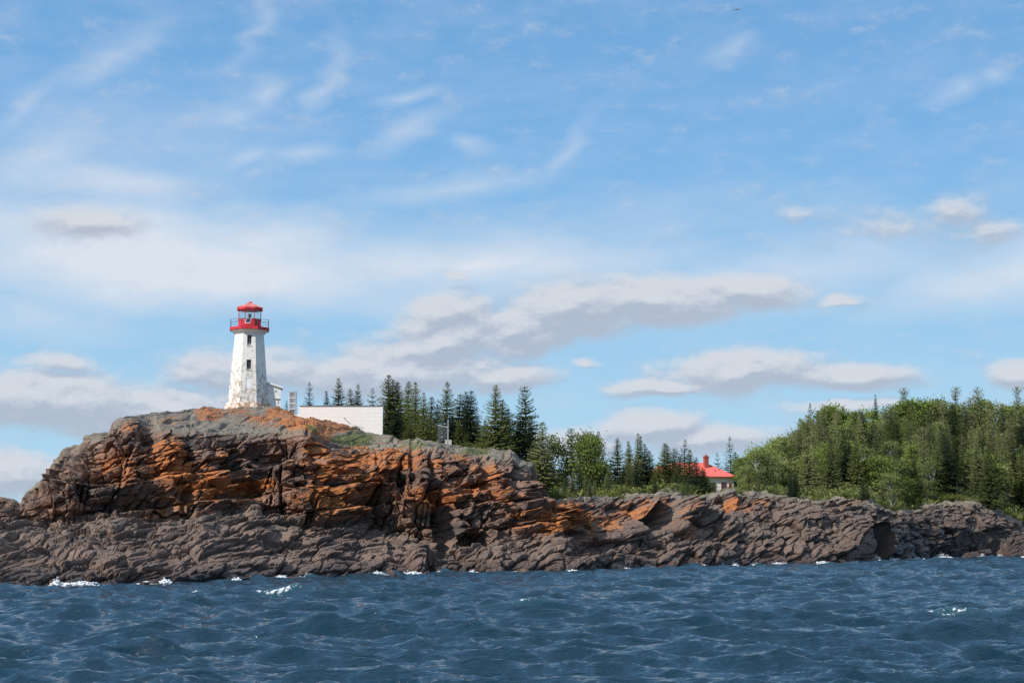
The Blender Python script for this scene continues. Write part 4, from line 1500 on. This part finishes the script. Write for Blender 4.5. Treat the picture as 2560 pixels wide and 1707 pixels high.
def spruce_mesh(seed, mat, W=0.17, bare=0.06, wh=40, nb=8, gap=0.06, droop=0.35, power=0.85, fill=1.0, topclump=0.0, bark='bark'):
    """a unit-height spruce; returns (crown mesh, trunk mesh)"""
    rng = np.random.default_rng(seed)
    P, Dv, ln, wd = [], [], [], []
    tw = MB()
    lean = rng.normal(0, 0.012, 2)

    def axis(f):
        return np.array([lean[0] * f + 0.006 * math.sin(7 * f + seed), lean[1] * f, f])
    for i in range(wh):
        f = bare + (1 - bare) * ((i + rng.uniform(-.3, .3)) / wh)
        f = min(max(f, bare), .985)
        g = (f - bare) / (1 - bare)
        prof = (1 - g) ** power * min(1.0, 0.55 + g * 4)
        if topclump:
            prof = prof * (0.55 + 0.45 * abs(math.sin(g * 9 + seed))) + topclump * math.exp(-((g - .9) / .07) ** 2)
        prof *= rng.uniform(.74, 1.16)
        n_b = max(3, int(nb * (0.6 + 0.4 * prof)))
        a0 = rng.uniform(0, 6.28)
        for b in range(n_b):
            if rng.random() < gap:
                continue
            a = a0 + 6.283 * b / n_b + rng.normal(0, .22)
            L = W * prof * rng.uniform(.62, 1.12) + 0.012
            el = (-droop * (1 - g) + 0.38 * g ** 2) + rng.normal(0, .08)
            dh = np.array([math.cos(a), math.sin(a), 0])
            o = axis(f)
            ns = max(2, int(L / 0.0105 * fill))
            for k in range(ns):
                u = (k + rng.uniform(.2, .9)) / ns
                p = o + dh * L * u + np.array([0, 0, el * L * u + .22 * L * u * u])
                for side in (-1, 1):
                    aa = a + side * rng.uniform(.45, 1.1) * (1 - .5 * u)
                    P.append(p)
                    Dv.append((math.cos(aa), math.sin(aa), el * .6 + rng.normal(-.18, .22)))
                    s = (0.020 + 0.026 * (1 - u) * rng.uniform(.6, 1.2)) * (0.60 + 0.45 * (1 - g))
                    ln.append(s)
                    wd.append(s * rng.uniform(.16, .27))
                if rng.random() < .5:
                    P.append(p)
                    Dv.append((dh[0] * .4, dh[1] * .4, -1))
                    ln.append(0.022 * (1 - .6 * g))
                    wd.append(.006)
            P.append(o + dh * L * .92 + np.array([0, 0, el * L * .92 + .2 * L]))
            Dv.append((dh[0], dh[1], el + .35))
            ln.append(.03 * (1 - .6 * g))
            wd.append(.006)
            if i % 3 == 0 and (bare > .2 or rng.random() < .4):
                tw.tube([o, o + dh * L * .8 + np.array([0, 0, el * L * .8])], [.003, .001], 3, False)
    for k in range(10):        # leader
        a = rng.uniform(0, 6.28)
        P.append(axis(.955 + .045 * k / 10))
        Dv.append((math.cos(a) * .7, math.sin(a) * .7, .9))
        ln.append(.022)
        wd.append(.005)
    Q = leaf_quads(np.array(P), np.array(Dv), np.array(ln), np.array(wd), rng, .55)
    crown = quads('spruce_crown', Q, M[mat])
    if bare > .14:             # dead twigs below the crown
        for i in range(int(16 * bare / .2)):
            f = rng.uniform(.05, bare)
            a = rng.uniform(0, 6.28)
            L = rng.uniform(.02, .06)
            o = axis(f)
            tw.tube([o, o + np.array([math.cos(a) * L, math.sin(a) * L, -.2 * L])], [.0025, .001], 3, False)
    fs = np.linspace(-.05, 1.0, 9)
    tw.tube([axis(f) for f in fs], [0.0145 * (1 - max(f, 0)) ** .9 + .0014 for f in fs], 7)
    trunk = tw.mesh('spruce_trunk', M[bark])
    return crown, trunk


def broad_mesh(seed, mat, W=0.34, base=0.22, clumps=34, per=70, leaf=0.026, bark='bark', spread=0.085):
    """a unit-height broadleaf tree with limbs and leaf clumps"""
    rng = np.random.default_rng(seed)
    tw = MB()
    pts = [np.array([0, 0, -.05])]
    d = np.array([rng.normal(0, .06), rng.normal(0, .06), 1.0])
    for i in range(6):
        d = d + np.array([rng.normal(0, .10), rng.normal(0, .10), 0])
        pts.append(pts[-1] + d / np.linalg.norm(d) * .145)
    tw.tube(pts, np.linspace(.020, .006, 7), 7)
    cent = []
    for i in range(clumps):
        f = rng.uniform(base, .97)
        g = (f - base) / (1 - base)
        rad = W * math.sqrt(max(0.05, 1 - (2 * g - .92) ** 2 * .85)) * rng.uniform(.25, 1.0)
        a = rng.uniform(0, 6.28)
        c = np.array([math.cos(a) * rad, math.sin(a) * rad, f])
        j = min(6, max(1, int((f - .12) / .145)))
        o = pts[j]
        c[:2] += o[:2] * .7
        mid = (o + c) / 2 + np.array([0, 0, -.02])
        tw.tube([o, mid, c], [.006, .004, .0015], 4, False)
        cent.append(c)
    P, Dv, ln, wd = [], [], [], []
    for c in cent:
        sc = spread * rng.uniform(.6, 1.25)
        n = int(per * rng.uniform(.6, 1.3))
        q = rng.normal(0, 1, (n, 3)) * np.array([sc, sc, sc * .62])
        P.append(c + q)
        dd = rng.normal(0, 1, (n, 3))
        dd[:, 2] -= .25
        Dv.append(dd)
        s = leaf * rng.uniform(.6, 1.3, n)
        ln.append(s)
        wd.append(s * .42)
    Q = leaf_quads(np.concatenate(P), np.concatenate(Dv), np.concatenate(ln), np.concatenate(wd), rng, 1.0)
    return quads('leafy_crown', Q, M[mat]), tw.mesh('leafy_trunk', M[bark])


def shrub_mesh(seed, mat, n=650, flat=0.55, leaf=0.11):
    """a low bush of unit width"""
    rng = np.random.default_rng(seed)
    c = np.stack([rng.normal(0, .26, 9), rng.normal(0, .26, 9), np.abs(rng.normal(.18, .14, 9)) * flat * 2], 1)
    k = rng.integers(0, 9, n)
    q = rng.normal(0, 1, (n, 3)) * np.array([.14, .14, .12 * flat * 1.6])
    P = c[k] + q
    P[:, 2] = np.abs(P[:, 2])
    dd = rng.normal(0, .8, (n, 3)) + P * 1.4
    dd[:, 2] += .35
    s = leaf * rng.uniform(.5, 1.2, n)
    Q = leaf_quads(P, dd, s, s * .34, rng, 1.0)
    tw = MB()
    for i in range(9):
        tw.tube([(0, 0, -.08), c[i] * .6, c[i]], [.012, .008, .003], 4, False)
    return quads('shrub_leaves', Q, M[mat]), tw.mesh('shrub_stems', M['bark'])


random.seed(11)
V_ = {}
V_['full'] = [spruce_mesh(100 + i, 'spruce', W=.30 + .035 * (i % 3), bare=.03, wh=42, nb=11, gap=.05, power=.98) for i in range(4)]
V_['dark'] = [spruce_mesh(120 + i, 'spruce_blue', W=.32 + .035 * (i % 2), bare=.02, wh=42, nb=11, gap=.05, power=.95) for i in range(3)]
V_['slim'] = [spruce_mesh(140 + i, 'spruce', W=.20 + .02 * i, bare=.06, wh=46, nb=9, gap=.08, power=.92) for i in range(4)]
V_['open'] = [spruce_mesh(160 + i, 'spruce_blue', W=.30, bare=.04, wh=28, nb=8, gap=.12, droop=.12, fill=.85, power=.95) for i in range(3)]
V_['bare'] = [spruce_mesh(180 + i, 'spruce', W=.19, bare=.36, wh=32, nb=8, gap=.16, power=.6, fill=.9, bark='deadwood') for i in range(3)]
V_['old'] = [spruce_mesh(200 + i, 'spruce_old', W=.15 + .02 * (i % 3), bare=.16, wh=38, nb=9, gap=.14, power=.5, fill=.85, topclump=.25, bark='deadwood') for i in range(4)]
V_['worn'] = [spruce_mesh(220 + i, 'spruce_old', W=.23, bare=.06, wh=42, nb=10, gap=.08, power=.85) for i in range(3)]
V_['leafy'] = [broad_mesh(240 + i, 'leaf', W=.30 + .03 * (i % 3), base=.22, clumps=46, per=105, leaf=.034) for i in range(5)]
V_['birch'] = [broad_mesh(260 + i, 'leaf_pale', W=.20 + .03 * (i % 2), base=.26, clumps=38, per=80, leaf=.031, bark='bark_pale', spread=.075) for i in range(4)]
V_['shrub'] = [shrub_mesh(280 + i, 'shrub') for i in range(4)]
V_['juniper'] = [shrub_mesh(290 + i, 'spruce', 700, .5, .10) for i in range(3)]
KIND = {'full': ('spruce', 'spruce'), 'dark': ('spruce', 'spruce'), 'slim': ('spruce', 'spruce'), 'open': ('spruce', 'spruce'), 'bare': ('spruce', 'spruce'),
        'old': ('old_spruce', 'spruce'), 'worn': ('old_spruce', 'spruce'), 'leafy': ('broadleaf_tree', 'tree'), 'birch': ('birch_tree', 'tree'),
        'shrub': ('shrub', 'shrub'), 'juniper': ('juniper_shrub', 'shrub')}
PART = {'spruce': ('crown', 'trunk'), 'tree': ('crown', 'trunk'), 'shrub': ('foliage', 'stems')}
_cnt = {}


def plant(kind, loc, sxy, sz_, label, group=None, rot=None):
    i = _cnt.get(kind, 0)
    _cnt[kind] = i + 1
    crown, trunk = V_[kind][i % len(V_[kind])]
    nm, cat = KIND[kind]
    o = empty(nm, loc, random.uniform(0, 6.28) if rot is None else rot, label, cat, group)
    if cat != 'shrub':
        o.rotation_euler[0], o.rotation_euler[1] = random.gauss(0, R(1.6)), random.gauss(0, R(1.6))
    o.scale = (sxy, sxy, sz_)
    pn = PART[cat]
    link(pn[0], crown, o)
    link(pn[1], trunk, o)
    return o


def tree(kind, px, ytop, Y, label, group=None, wide=1.0, ybase=None):
    """tree whose tip stands at (px, ytop) of the photo, rooted in the ground at distance Y"""
    x, _, zg = spot(px, Y, .15)
    if ybase is not None:
        zg = min(zg, height_to(px, ybase, Y))
    h = height_to(px, ytop, Y) - zg
    h = max(h, 1.0)
    return plant(kind, (x, Y, zg), h * wide, h, label, group)


G1 = 'spruces around the white wall'
tree('open', 716, 1000, 196, 'small thin spruce half hidden behind the white horn tower', G1, 1.2)
tree('open', 776, 955, 205, 'lone dark spruce with open spiky branches behind the left end of the white wall', G1, 1.0)
tree('slim', 821, 977, 206, 'small slim spruce behind the white wall, left of the widest one there', G1, 1.0)
tree('full', 847, 945, 204, 'widest and tallest dense spruce rising behind the middle of the white wall', G1, 1.05)
tree('slim', 881, 972, 207, 'narrow spruce touching its taller neighbour behind the white wall', G1, 1.3)
tree('full', 893, 961, 209, 'medium spruce with a ragged tip behind the right half of the white wall', G1, .8)
tree('open', 928, 970, 205, 'small open spruce behind the right end of the white wall', G1, 1.1)
G2 = 'spruces on the cliff top right of the wall'
for (k, px, yt, Y, lab, w, yb_) in [
    ('slim', 972, 938, 196, 'tall dark narrow spruce next to the right end of the white wall', 1.4, 1090),
    ('slim', 986, 950, 198, 'second narrow spruce from the white wall, a little shorter', 1.4, 1092),
    ('slim', 998, 956, 197, 'third narrow spruce from the white wall with bushy shoulders', 1.3, 1095),
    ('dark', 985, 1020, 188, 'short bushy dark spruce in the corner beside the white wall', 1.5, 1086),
    ('full', 1016, 954, 194, 'bright green spruce with a thin spire left of the fence', 1.0, 1098),
    ('full', 1036, 955, 190, 'tall light green spruce in the middle of the clump left of the fence', 1.0, 1100),
    ('full', 1057, 981, 180, 'foremost sunlit spruce low on the edge left of the fence', .95, 1112),
    ('slim', 1077, 992, 188, 'small pointed spruce between the sunlit one and the fence', 1.4, 1104),
    ('dark', 1040, 1030, 183, 'low dark spruce filling under the clump left of the fence', 1.6, 1100),
    ('full', 1120, 955, 186, 'tall spruce directly behind the fence post', .95, 1112),
    ('slim', 1141, 985, 188, 'narrow spruce just right of the fence post', 1.5, 1110),
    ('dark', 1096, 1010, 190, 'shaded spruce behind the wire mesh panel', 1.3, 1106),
    ('dark', 1161, 979, 186, 'dark twin-topped spruce right of the fence, left stem', 1.05, 1116),
    ('dark', 1171, 976, 185, 'dark broad spruce right of the fence with shaded skirt', 1.15, 1118),
    ('full', 1237, 962, 178, 'tall cone-shaped spruce standing alone near the right cliff edge', 1.0, 1122),
    ('slim', 1256, 1000, 182, 'slim spruce leaning on the right side of the cone-shaped one', 1.5, 1124),
    ('dark', 1275, 1022, 184, 'dark bushy spruce on the right cliff shoulder', 1.35, 1132),
    ('full', 1298, 1030, 184, 'rounded green spruce on the right cliff shoulder', 1.2, 1140),
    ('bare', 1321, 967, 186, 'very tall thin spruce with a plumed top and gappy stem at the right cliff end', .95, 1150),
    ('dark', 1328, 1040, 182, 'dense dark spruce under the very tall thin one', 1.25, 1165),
    ('worn', 1352, 1055, 168, 'large drooping spruce hanging over the cliff end with brownish middle', 1.25, 1226),
    ('full', 1372, 1120, 172, 'bushy low spruce at the foot of the cliff end', 1.5, 1236),
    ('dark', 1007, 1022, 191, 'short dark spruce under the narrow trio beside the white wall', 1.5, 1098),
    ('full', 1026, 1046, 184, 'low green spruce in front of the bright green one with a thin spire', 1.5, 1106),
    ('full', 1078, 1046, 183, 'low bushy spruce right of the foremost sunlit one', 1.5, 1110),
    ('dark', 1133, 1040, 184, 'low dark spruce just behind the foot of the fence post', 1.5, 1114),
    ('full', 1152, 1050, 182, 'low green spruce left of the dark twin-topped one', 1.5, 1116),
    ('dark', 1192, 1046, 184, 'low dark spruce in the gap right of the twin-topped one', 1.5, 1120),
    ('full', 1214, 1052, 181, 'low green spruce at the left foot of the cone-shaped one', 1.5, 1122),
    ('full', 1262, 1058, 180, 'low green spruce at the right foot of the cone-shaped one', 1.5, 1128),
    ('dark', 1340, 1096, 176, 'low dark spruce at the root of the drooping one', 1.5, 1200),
]:
    tree(k, px, yt, Y, lab, G2, w * 1.12, yb_)
G3 = 'trees on the low ground between the cliff and the house'
for (k, px, yt, Y, lab, w, yb_) in [
    ('birch', 1398, 1092, 184, 'thin airy birch leaning out beside the drooping spruce', 1.0, 1238),
    ('bare', 1428, 1071, 182, 'pale tall spruce with grey stem left of the round leafy crown', 1.2, 1240),
    ('birch', 1459, 1083, 181, 'round bright leafy tree, left of two side by side', 1.0, 1240),
    ('leafy', 1497, 1095, 180, 'broad bright leafy tree with dark trunk, right of two side by side', 1.0, 1242),
    ('dark', 1497, 1078, 190, 'dark spruce tip poking out behind the broad leafy tree', .8, 1238),
    ('full', 1544, 1095, 180, 'pointed spruce just right of the broad leafy tree', 1.05, 1244),
    ('slim', 1567, 1102, 186, 'thin spire spruce between the pointed one and the tall pair', 1.0, 1236),
    ('slim', 1576, 1113, 185, 'shorter thin spruce next to the tall pair', 1.2, 1238),
    ('full', 1590, 1082, 183, 'tallest spruce of the tall pair, left stem', .78, 1236),
    ('full', 1601, 1090, 184, 'right hand spruce of the tall pair', .8, 1236),
    ('slim', 1617, 1109, 186, 'narrow spruce right of the tall pair', 1.4, 1234),
    ('slim', 1628, 1127, 184, 'short narrow spruce at the right end of the dense row', 1.8, 1234),
    ('slim', 1657, 1107, 188, 'slender spruce with bare lower stem left of the house roof', 1.5, 1230),
    ('slim', 1669, 1112, 190, 'feathery spruce beside the slender bare-stemmed one', 1.7, 1230),
    ('bare', 1685, 1121, 187, 'half dead spruce with pale stem in front of the house', 1.5, 1230),
    ('open', 1708, 1098, 182, 'large open spruce covering the left of the red roof', 1.25, 1232),
    ('full', 1722, 1124, 180, 'dense spruce leaning from the large open one over the roof', 1.3, 1234),
    ('dark', 1736, 1143, 178, 'low wide dark spruce right in front of the house', 1.3, 1236),
    ('full', 1697, 1140, 184, 'plain green spruce squeezed between the half dead and the large open one', 1.5, 1232),
    ('dark', 1754, 1168, 179, 'short dark spruce below the brick chimney', 1.4, 1236),
    ('leafy', 1766, 1196, 180, 'small rounded bush-like tree at the corner of the house', 1.6, 1238),
    ('open', 1828, 1091, 290, 'tall ragged spruce standing behind the right end of the red roof', .95, 1200),
    ('slim', 1842, 1130, 292, 'short companion of the ragged spruce behind the house', 1.6, 1205),
    ('open', 1800, 1130, 300, 'tiny sparse spruce tip showing over the roof ridge', .9, 1200),
    ('full', 1450, 1165, 176, 'young spruce in the shade under the round leafy trees', 1.5, 1244),
    ('full', 1520, 1172, 175, 'young spruce in front of the broad leafy trunk', 1.5, 1248),
    ('dark', 1412, 1150, 186, 'dark young spruce behind the pale tall stem', 1.6, 1242),
    ('dark', 1560, 1165, 178, 'dark skirted young spruce below the thin spires', 1.7, 1244),
    ('full', 1640, 1172, 182, 'young spruce by the left wing of the house', 1.5, 1234),
]:
    tree(k, px, yt, Y, lab, G3, w, yb_)

# ---- wooded hill on the right
CAN = np.array([(1800, 1165), (1840, 1140), (1870, 1130), (1895, 1124), (1923, 1099), (1962, 1082), (2000, 1060), (2030, 1032), (2066, 1014),
                (2097, 1004), (2146, 1010), (2190, 1012), (2238, 1002), (2293, 990), (2360, 995), (2421, 984), (2460, 985), (2513, 998),
                (2560, 995), (2700, 1000), (3000, 1040)], float)


def canopy(px):
    return float(np.interp(px, CAN[:, 0], CAN[:, 1]))


GH = 'trees of the mixed wood on the hill'
for (k, px, yt, Y, lab, w) in [
    ('worn', 1999, 1046, 262, 'big grey-green spruce at the left shoulder of the wooded hill', 1.15),
    ('open', 2025, 1008, 284, 'sparse pale spruce top breaking the hill skyline at its left', .75),
    ('dark', 2194, 986, 288, 'lone dark pencil-thin spire on the middle of the hill skyline', .45),
    ('old', 2267, 970, 286, 'ragged dead-topped spruce high on the hill skyline', 1.0),
    ('old', 2385, 967, 287, 'club-topped old spruce on the skyline beside a leafy gap', .9),
    ('old', 2455, 967, 284, 'thick-topped tall old spruce on the right skyline', .9),
    ('old', 2553, 967, 282, 'old spruce on the skyline at the very right of the photo', .9),
    ('worn', 2142, 1130, 232, 'brownish dying spruce with a pale bare stem low on the hill', .85),
    ('full', 2472, 1120, 226, 'dark full spruce at the foot of the hill behind the far rocks', 1.0),
]:
    tree(k, px, yt, Y, lab, GH, w)
LABH = {'old': 'gaunt grey spruce with patchy needles in the mixed wood on the hill', 'worn': 'faded brownish spruce in the mixed wood on the hill',
        'full': 'green spruce within the mixed wood on the hill', 'slim': 'thin green spruce within the mixed wood on the hill',
        'dark': 'dark spruce within the mixed wood on the hill', 'bare': 'bare-stemmed spruce within the mixed wood on the hill',
        'leafy': 'bright leafy tree within the mixed wood on the hill', 'birch': 'pale leafy birch within the mixed wood on the hill'}
rows = [(288, 36, 'top'), (276, 34, 'mid'), (264, 34, 'mid'), (252, 34, 'mid'), (241, 32, 'mid'), (231, 30, 'mid'), (221, 30, 'low'), (211, 28, 'low')]
for (Y, n, band) in rows:
    for i in range(n):
        px = 1835 + (2660 - 1835) * (i + random.uniform(-.4, .4)) / (n - 1)
        yy = Y + random.uniform(-5, 5)
        edge = float(np.interp(px, pxs, Ye))
        if yy < edge + 9:
            continue
        if px < 1872 and Y > 265 or px < 1866:
            continue
        zg = ground(px, yy)
        zc = height_to(px, canopy(px) + random.uniform(2, 20), yy)
        if band == 'top':
            kd = random.choices(['leafy', 'birch', 'old', 'worn', 'full'], [7, 3, 1, 1, .6])[0]
            h = random.uniform(8.5, 11)
        elif band == 'mid':
            kd = random.choices(['leafy', 'birch', 'old', 'worn', 'full', 'slim', 'dark'], [2.2, 1.4, 4, 4, 1.6, 1.4, .8])[0]
            h = random.uniform(6.5, 11) * (.68 if kd in ('leafy', 'birch') else 1.0)
        else:
            kd = random.choices(['leafy', 'birch', 'worn', 'full', 'slim', 'dark'], [2.2, 1.8, 2.2, 1.8, 1.2, 1])[0]
            h = random.uniform(4, 7.5) * (.8 if kd in ('leafy', 'birch') else 1.0)
        if px < 1960:
            kd = random.choices(['leafy', 'birch', 'worn', 'full'], [4, 3, .7, .6])[0]
        h = min(h, max(2.2, zc - zg))
        wd = {'leafy': 1.05, 'birch': 1.15, 'old': .95, 'worn': 1.0, 'full': .95, 'slim': 1.3, 'dark': 1.0}[kd] * random.uniform(.85, 1.2)
        if h < 4:
            wd *= 1.3
        plant(kd, (x_of(px, yy, zg), yy, zg - .15), h * wd, h, LABH[kd], 'hill wood: ' + LABH[kd].split(' within')[0].split(' in the')[0])

# ---- shrubs at the edge of the rocks
GS = 'low shrubs along the top of the shore rocks'
for (kd, px, ytop, Y, w, lab) in [
    ('shrub', 889, 1062, 173.6, 1.5, 'round green bush growing against the lower right of the white wall'),
    ('juniper', 779, 1062, 168, 1.2, 'small green bush in the orange notch of the cliff rim'),
    ('juniper', 1160, 1104, 167, 2.6, 'flat yellow-green mat of shrub right of the fence foot'),
    ('juniper', 1215, 1122, 168, 2.2, 'flat green shrub on the rim under the cone-shaped spruce'),
    ('shrub', 640, 1010, 203, .9, 'tuft of green plants at the foot of the lean-to shed')]:
    x, _, zg = spot(px, Y, .05)
    h = max(.35, height_to(px, ytop, Y) - zg)
    plant(kd, (x, Y, zg), w, max(h * 1.5, .5), lab, GS)
for k in range(130):
    px = 1385 + (2580 - 1385) * (k + random.uniform(-.4, .4)) / 129
    e = float(np.interp(px, pxs, Ye))
    Y = e + random.uniform(2.5, 15)
    x, _, zg = spot(px, Y, .05)
    w = random.choice([.7, 1.0, 1.4, 2.0]) * random.uniform(.8, 1.2)
    if 1772 < px < 1845 or random.random() < .22:
        continue
    kd = random.choice(['shrub', 'shrub', 'juniper', 'young'] if px > 2150 else ['shrub', 'juniper', 'juniper', 'young'])
    if kd == 'young':
        h = random.uniform(1.2, 3.2)
        plant(random.choice(['full', 'dark', 'worn']), (x, Y, zg), h * 1.3, h, 'knee-high to head-high young spruce along the rock edge', 'young spruces on the rock edge')
        continue
    plant(kd, (x, Y, zg), w, w * random.uniform(.6, 1.0),
          'low %s shrub on the rock edge below the trees' % ('light green leafy' if kd == 'shrub' else 'dark green needle'), GS + ' ' + kd)


def build_ground_cover():
    rng = np.random.default_rng(9)
    P, S = [], []

    def scatter(px0, px1, f0, f1, n, s):
        for _ in range(n):
            px = rng.uniform(px0, px1)
            if 1768 < px < 1846:
                continue
            Y = f0(px) + (f1(px) - f0(px)) * rng.random()
            x, y, z = spot(px, Y, .02)
            P.append((x, y, z))
            S.append(s * rng.uniform(.6, 1.3))
    ed = lambda p: float(np.interp(p, pxs, Ye))
    scatter(815, 945, lambda p: ed(p) + 3, lambda p: ed(p) + 9, 300, .12)
    scatter(960, 1290, lambda p: ed(p) + 1.0, lambda p: ed(p) + 12, 340, .13)
    scatter(762, 800, lambda p: ed(p) + 1, lambda p: ed(p) + 8, 70, .18)
    g = np.array(P)
    Sg = np.array(S)
    k = 5
    P2 = np.repeat(g, k, 0) + rng.normal(0, .10, (len(g) * k, 3)) * np.array([1, 1, 0])
    D2 = rng.normal(0, .45, (len(P2), 3)) + np.array([0, 0, 1.0])
    s2 = np.repeat(Sg, k)
    me = quads('grass', leaf_quads(P2, D2, s2, s2 * .10, rng), M['grass'])
    tag(link('grass', me), 'short yellow green grass on the cliff top', 'grass', kind='stuff')
    P.clear()
    S.clear()
    scatter(1395, 2650, lambda p: ed(p) + 7, lambda p: 300 if p > 1840 else 215, 9000, .38)
    g = np.array(P)
    Sg = np.array(S)
    k = 6
    P2 = np.repeat(g, k, 0) + rng.normal(0, .45, (len(g) * k, 3)) * np.array([1, 1, .3]) + np.array([0, 0, .18])
    D2 = rng.normal(0, .8, (len(P2), 3)) + np.array([0, 0, .5])
    s2 = np.repeat(Sg, k)
    me = quads('undergrowth', leaf_quads(P2, D2, s2, s2 * .3, rng), M['spruce'])
    tag(link('undergrowth', me), 'tangled undergrowth on the wooded slope', 'undergrowth', kind='stuff')


build_ground_cover()


def build_spray():
    rng = np.random.default_rng(21)
    ico = [(0, 0, 1), (.89, 0, .45), (.28, .85, .45), (-.72, .53, .45), (-.72, -.53, .45), (.28, -.85, .45), (0, 0, -1)]
    fc = [(0, 1, 2), (0, 2, 3), (0, 3, 4), (0, 4, 5), (0, 5, 1), (6, 2, 1), (6, 3, 2), (6, 4, 3), (6, 5, 4), (6, 1, 5)]
    V, F = [], []
    for (px, wpx, h, n) in [(141, 13, .42, 120), (205, 42, .18, 150), (165, 20, .16, 60), (414, 14, .25, 100), (703, 18, .22, 120), (590, 16, .16, 80), (940, 26, .28, 160),
                            (1030, 30, .22, 160), (1180, 22, .16, 90), (1430, 22, .16, 90), (1560, 18, .2, 90), (1752, 22, .30, 150), (1836, 10, .32, 90), (1948, 24, .25, 110),
                            (2050, 18, .2, 90), (2140, 18, .25, 90), (2192, 16, .65, 200), (2235, 24, .45, 140), (2357, 26, .6, 260), (2458, 14, .45, 130), (2500, 10, .4, 70), (2290, 20, .3, 90)]:
        Y0 = float(np.interp(px, pxs, Yw))
        for _ in range(n):
            u = rng.normal(0, .45)
            Y = Y0 + rng.uniform(-1.0, .3)
            x = x_of(px + u * wpx, Y, 0)
            z = abs(rng.normal(0, .5)) * h * math.exp(-u * u * 1.2) + rng.uniform(-.05, .08)
            s = rng.uniform(.03, .09) * (1.2 if z < .25 else .7)
            b = len(V)
            V += [(x + q[0] * s * 1.4, Y + q[1] * s, z + q[2] * s * .7) for q in ico]
            F += [tuple(i + b for i in f) for f in fc]
    me = np_mesh('sea_spray', V, F, mat_plain('white_water', (0.78, 0.80, 0.81), 0.7, 0.04, 5.0), True)
    tag(link('sea_spray', me), 'white spray and foam breaking on the foot of the rocks', 'spray', kind='stuff')


build_spray()
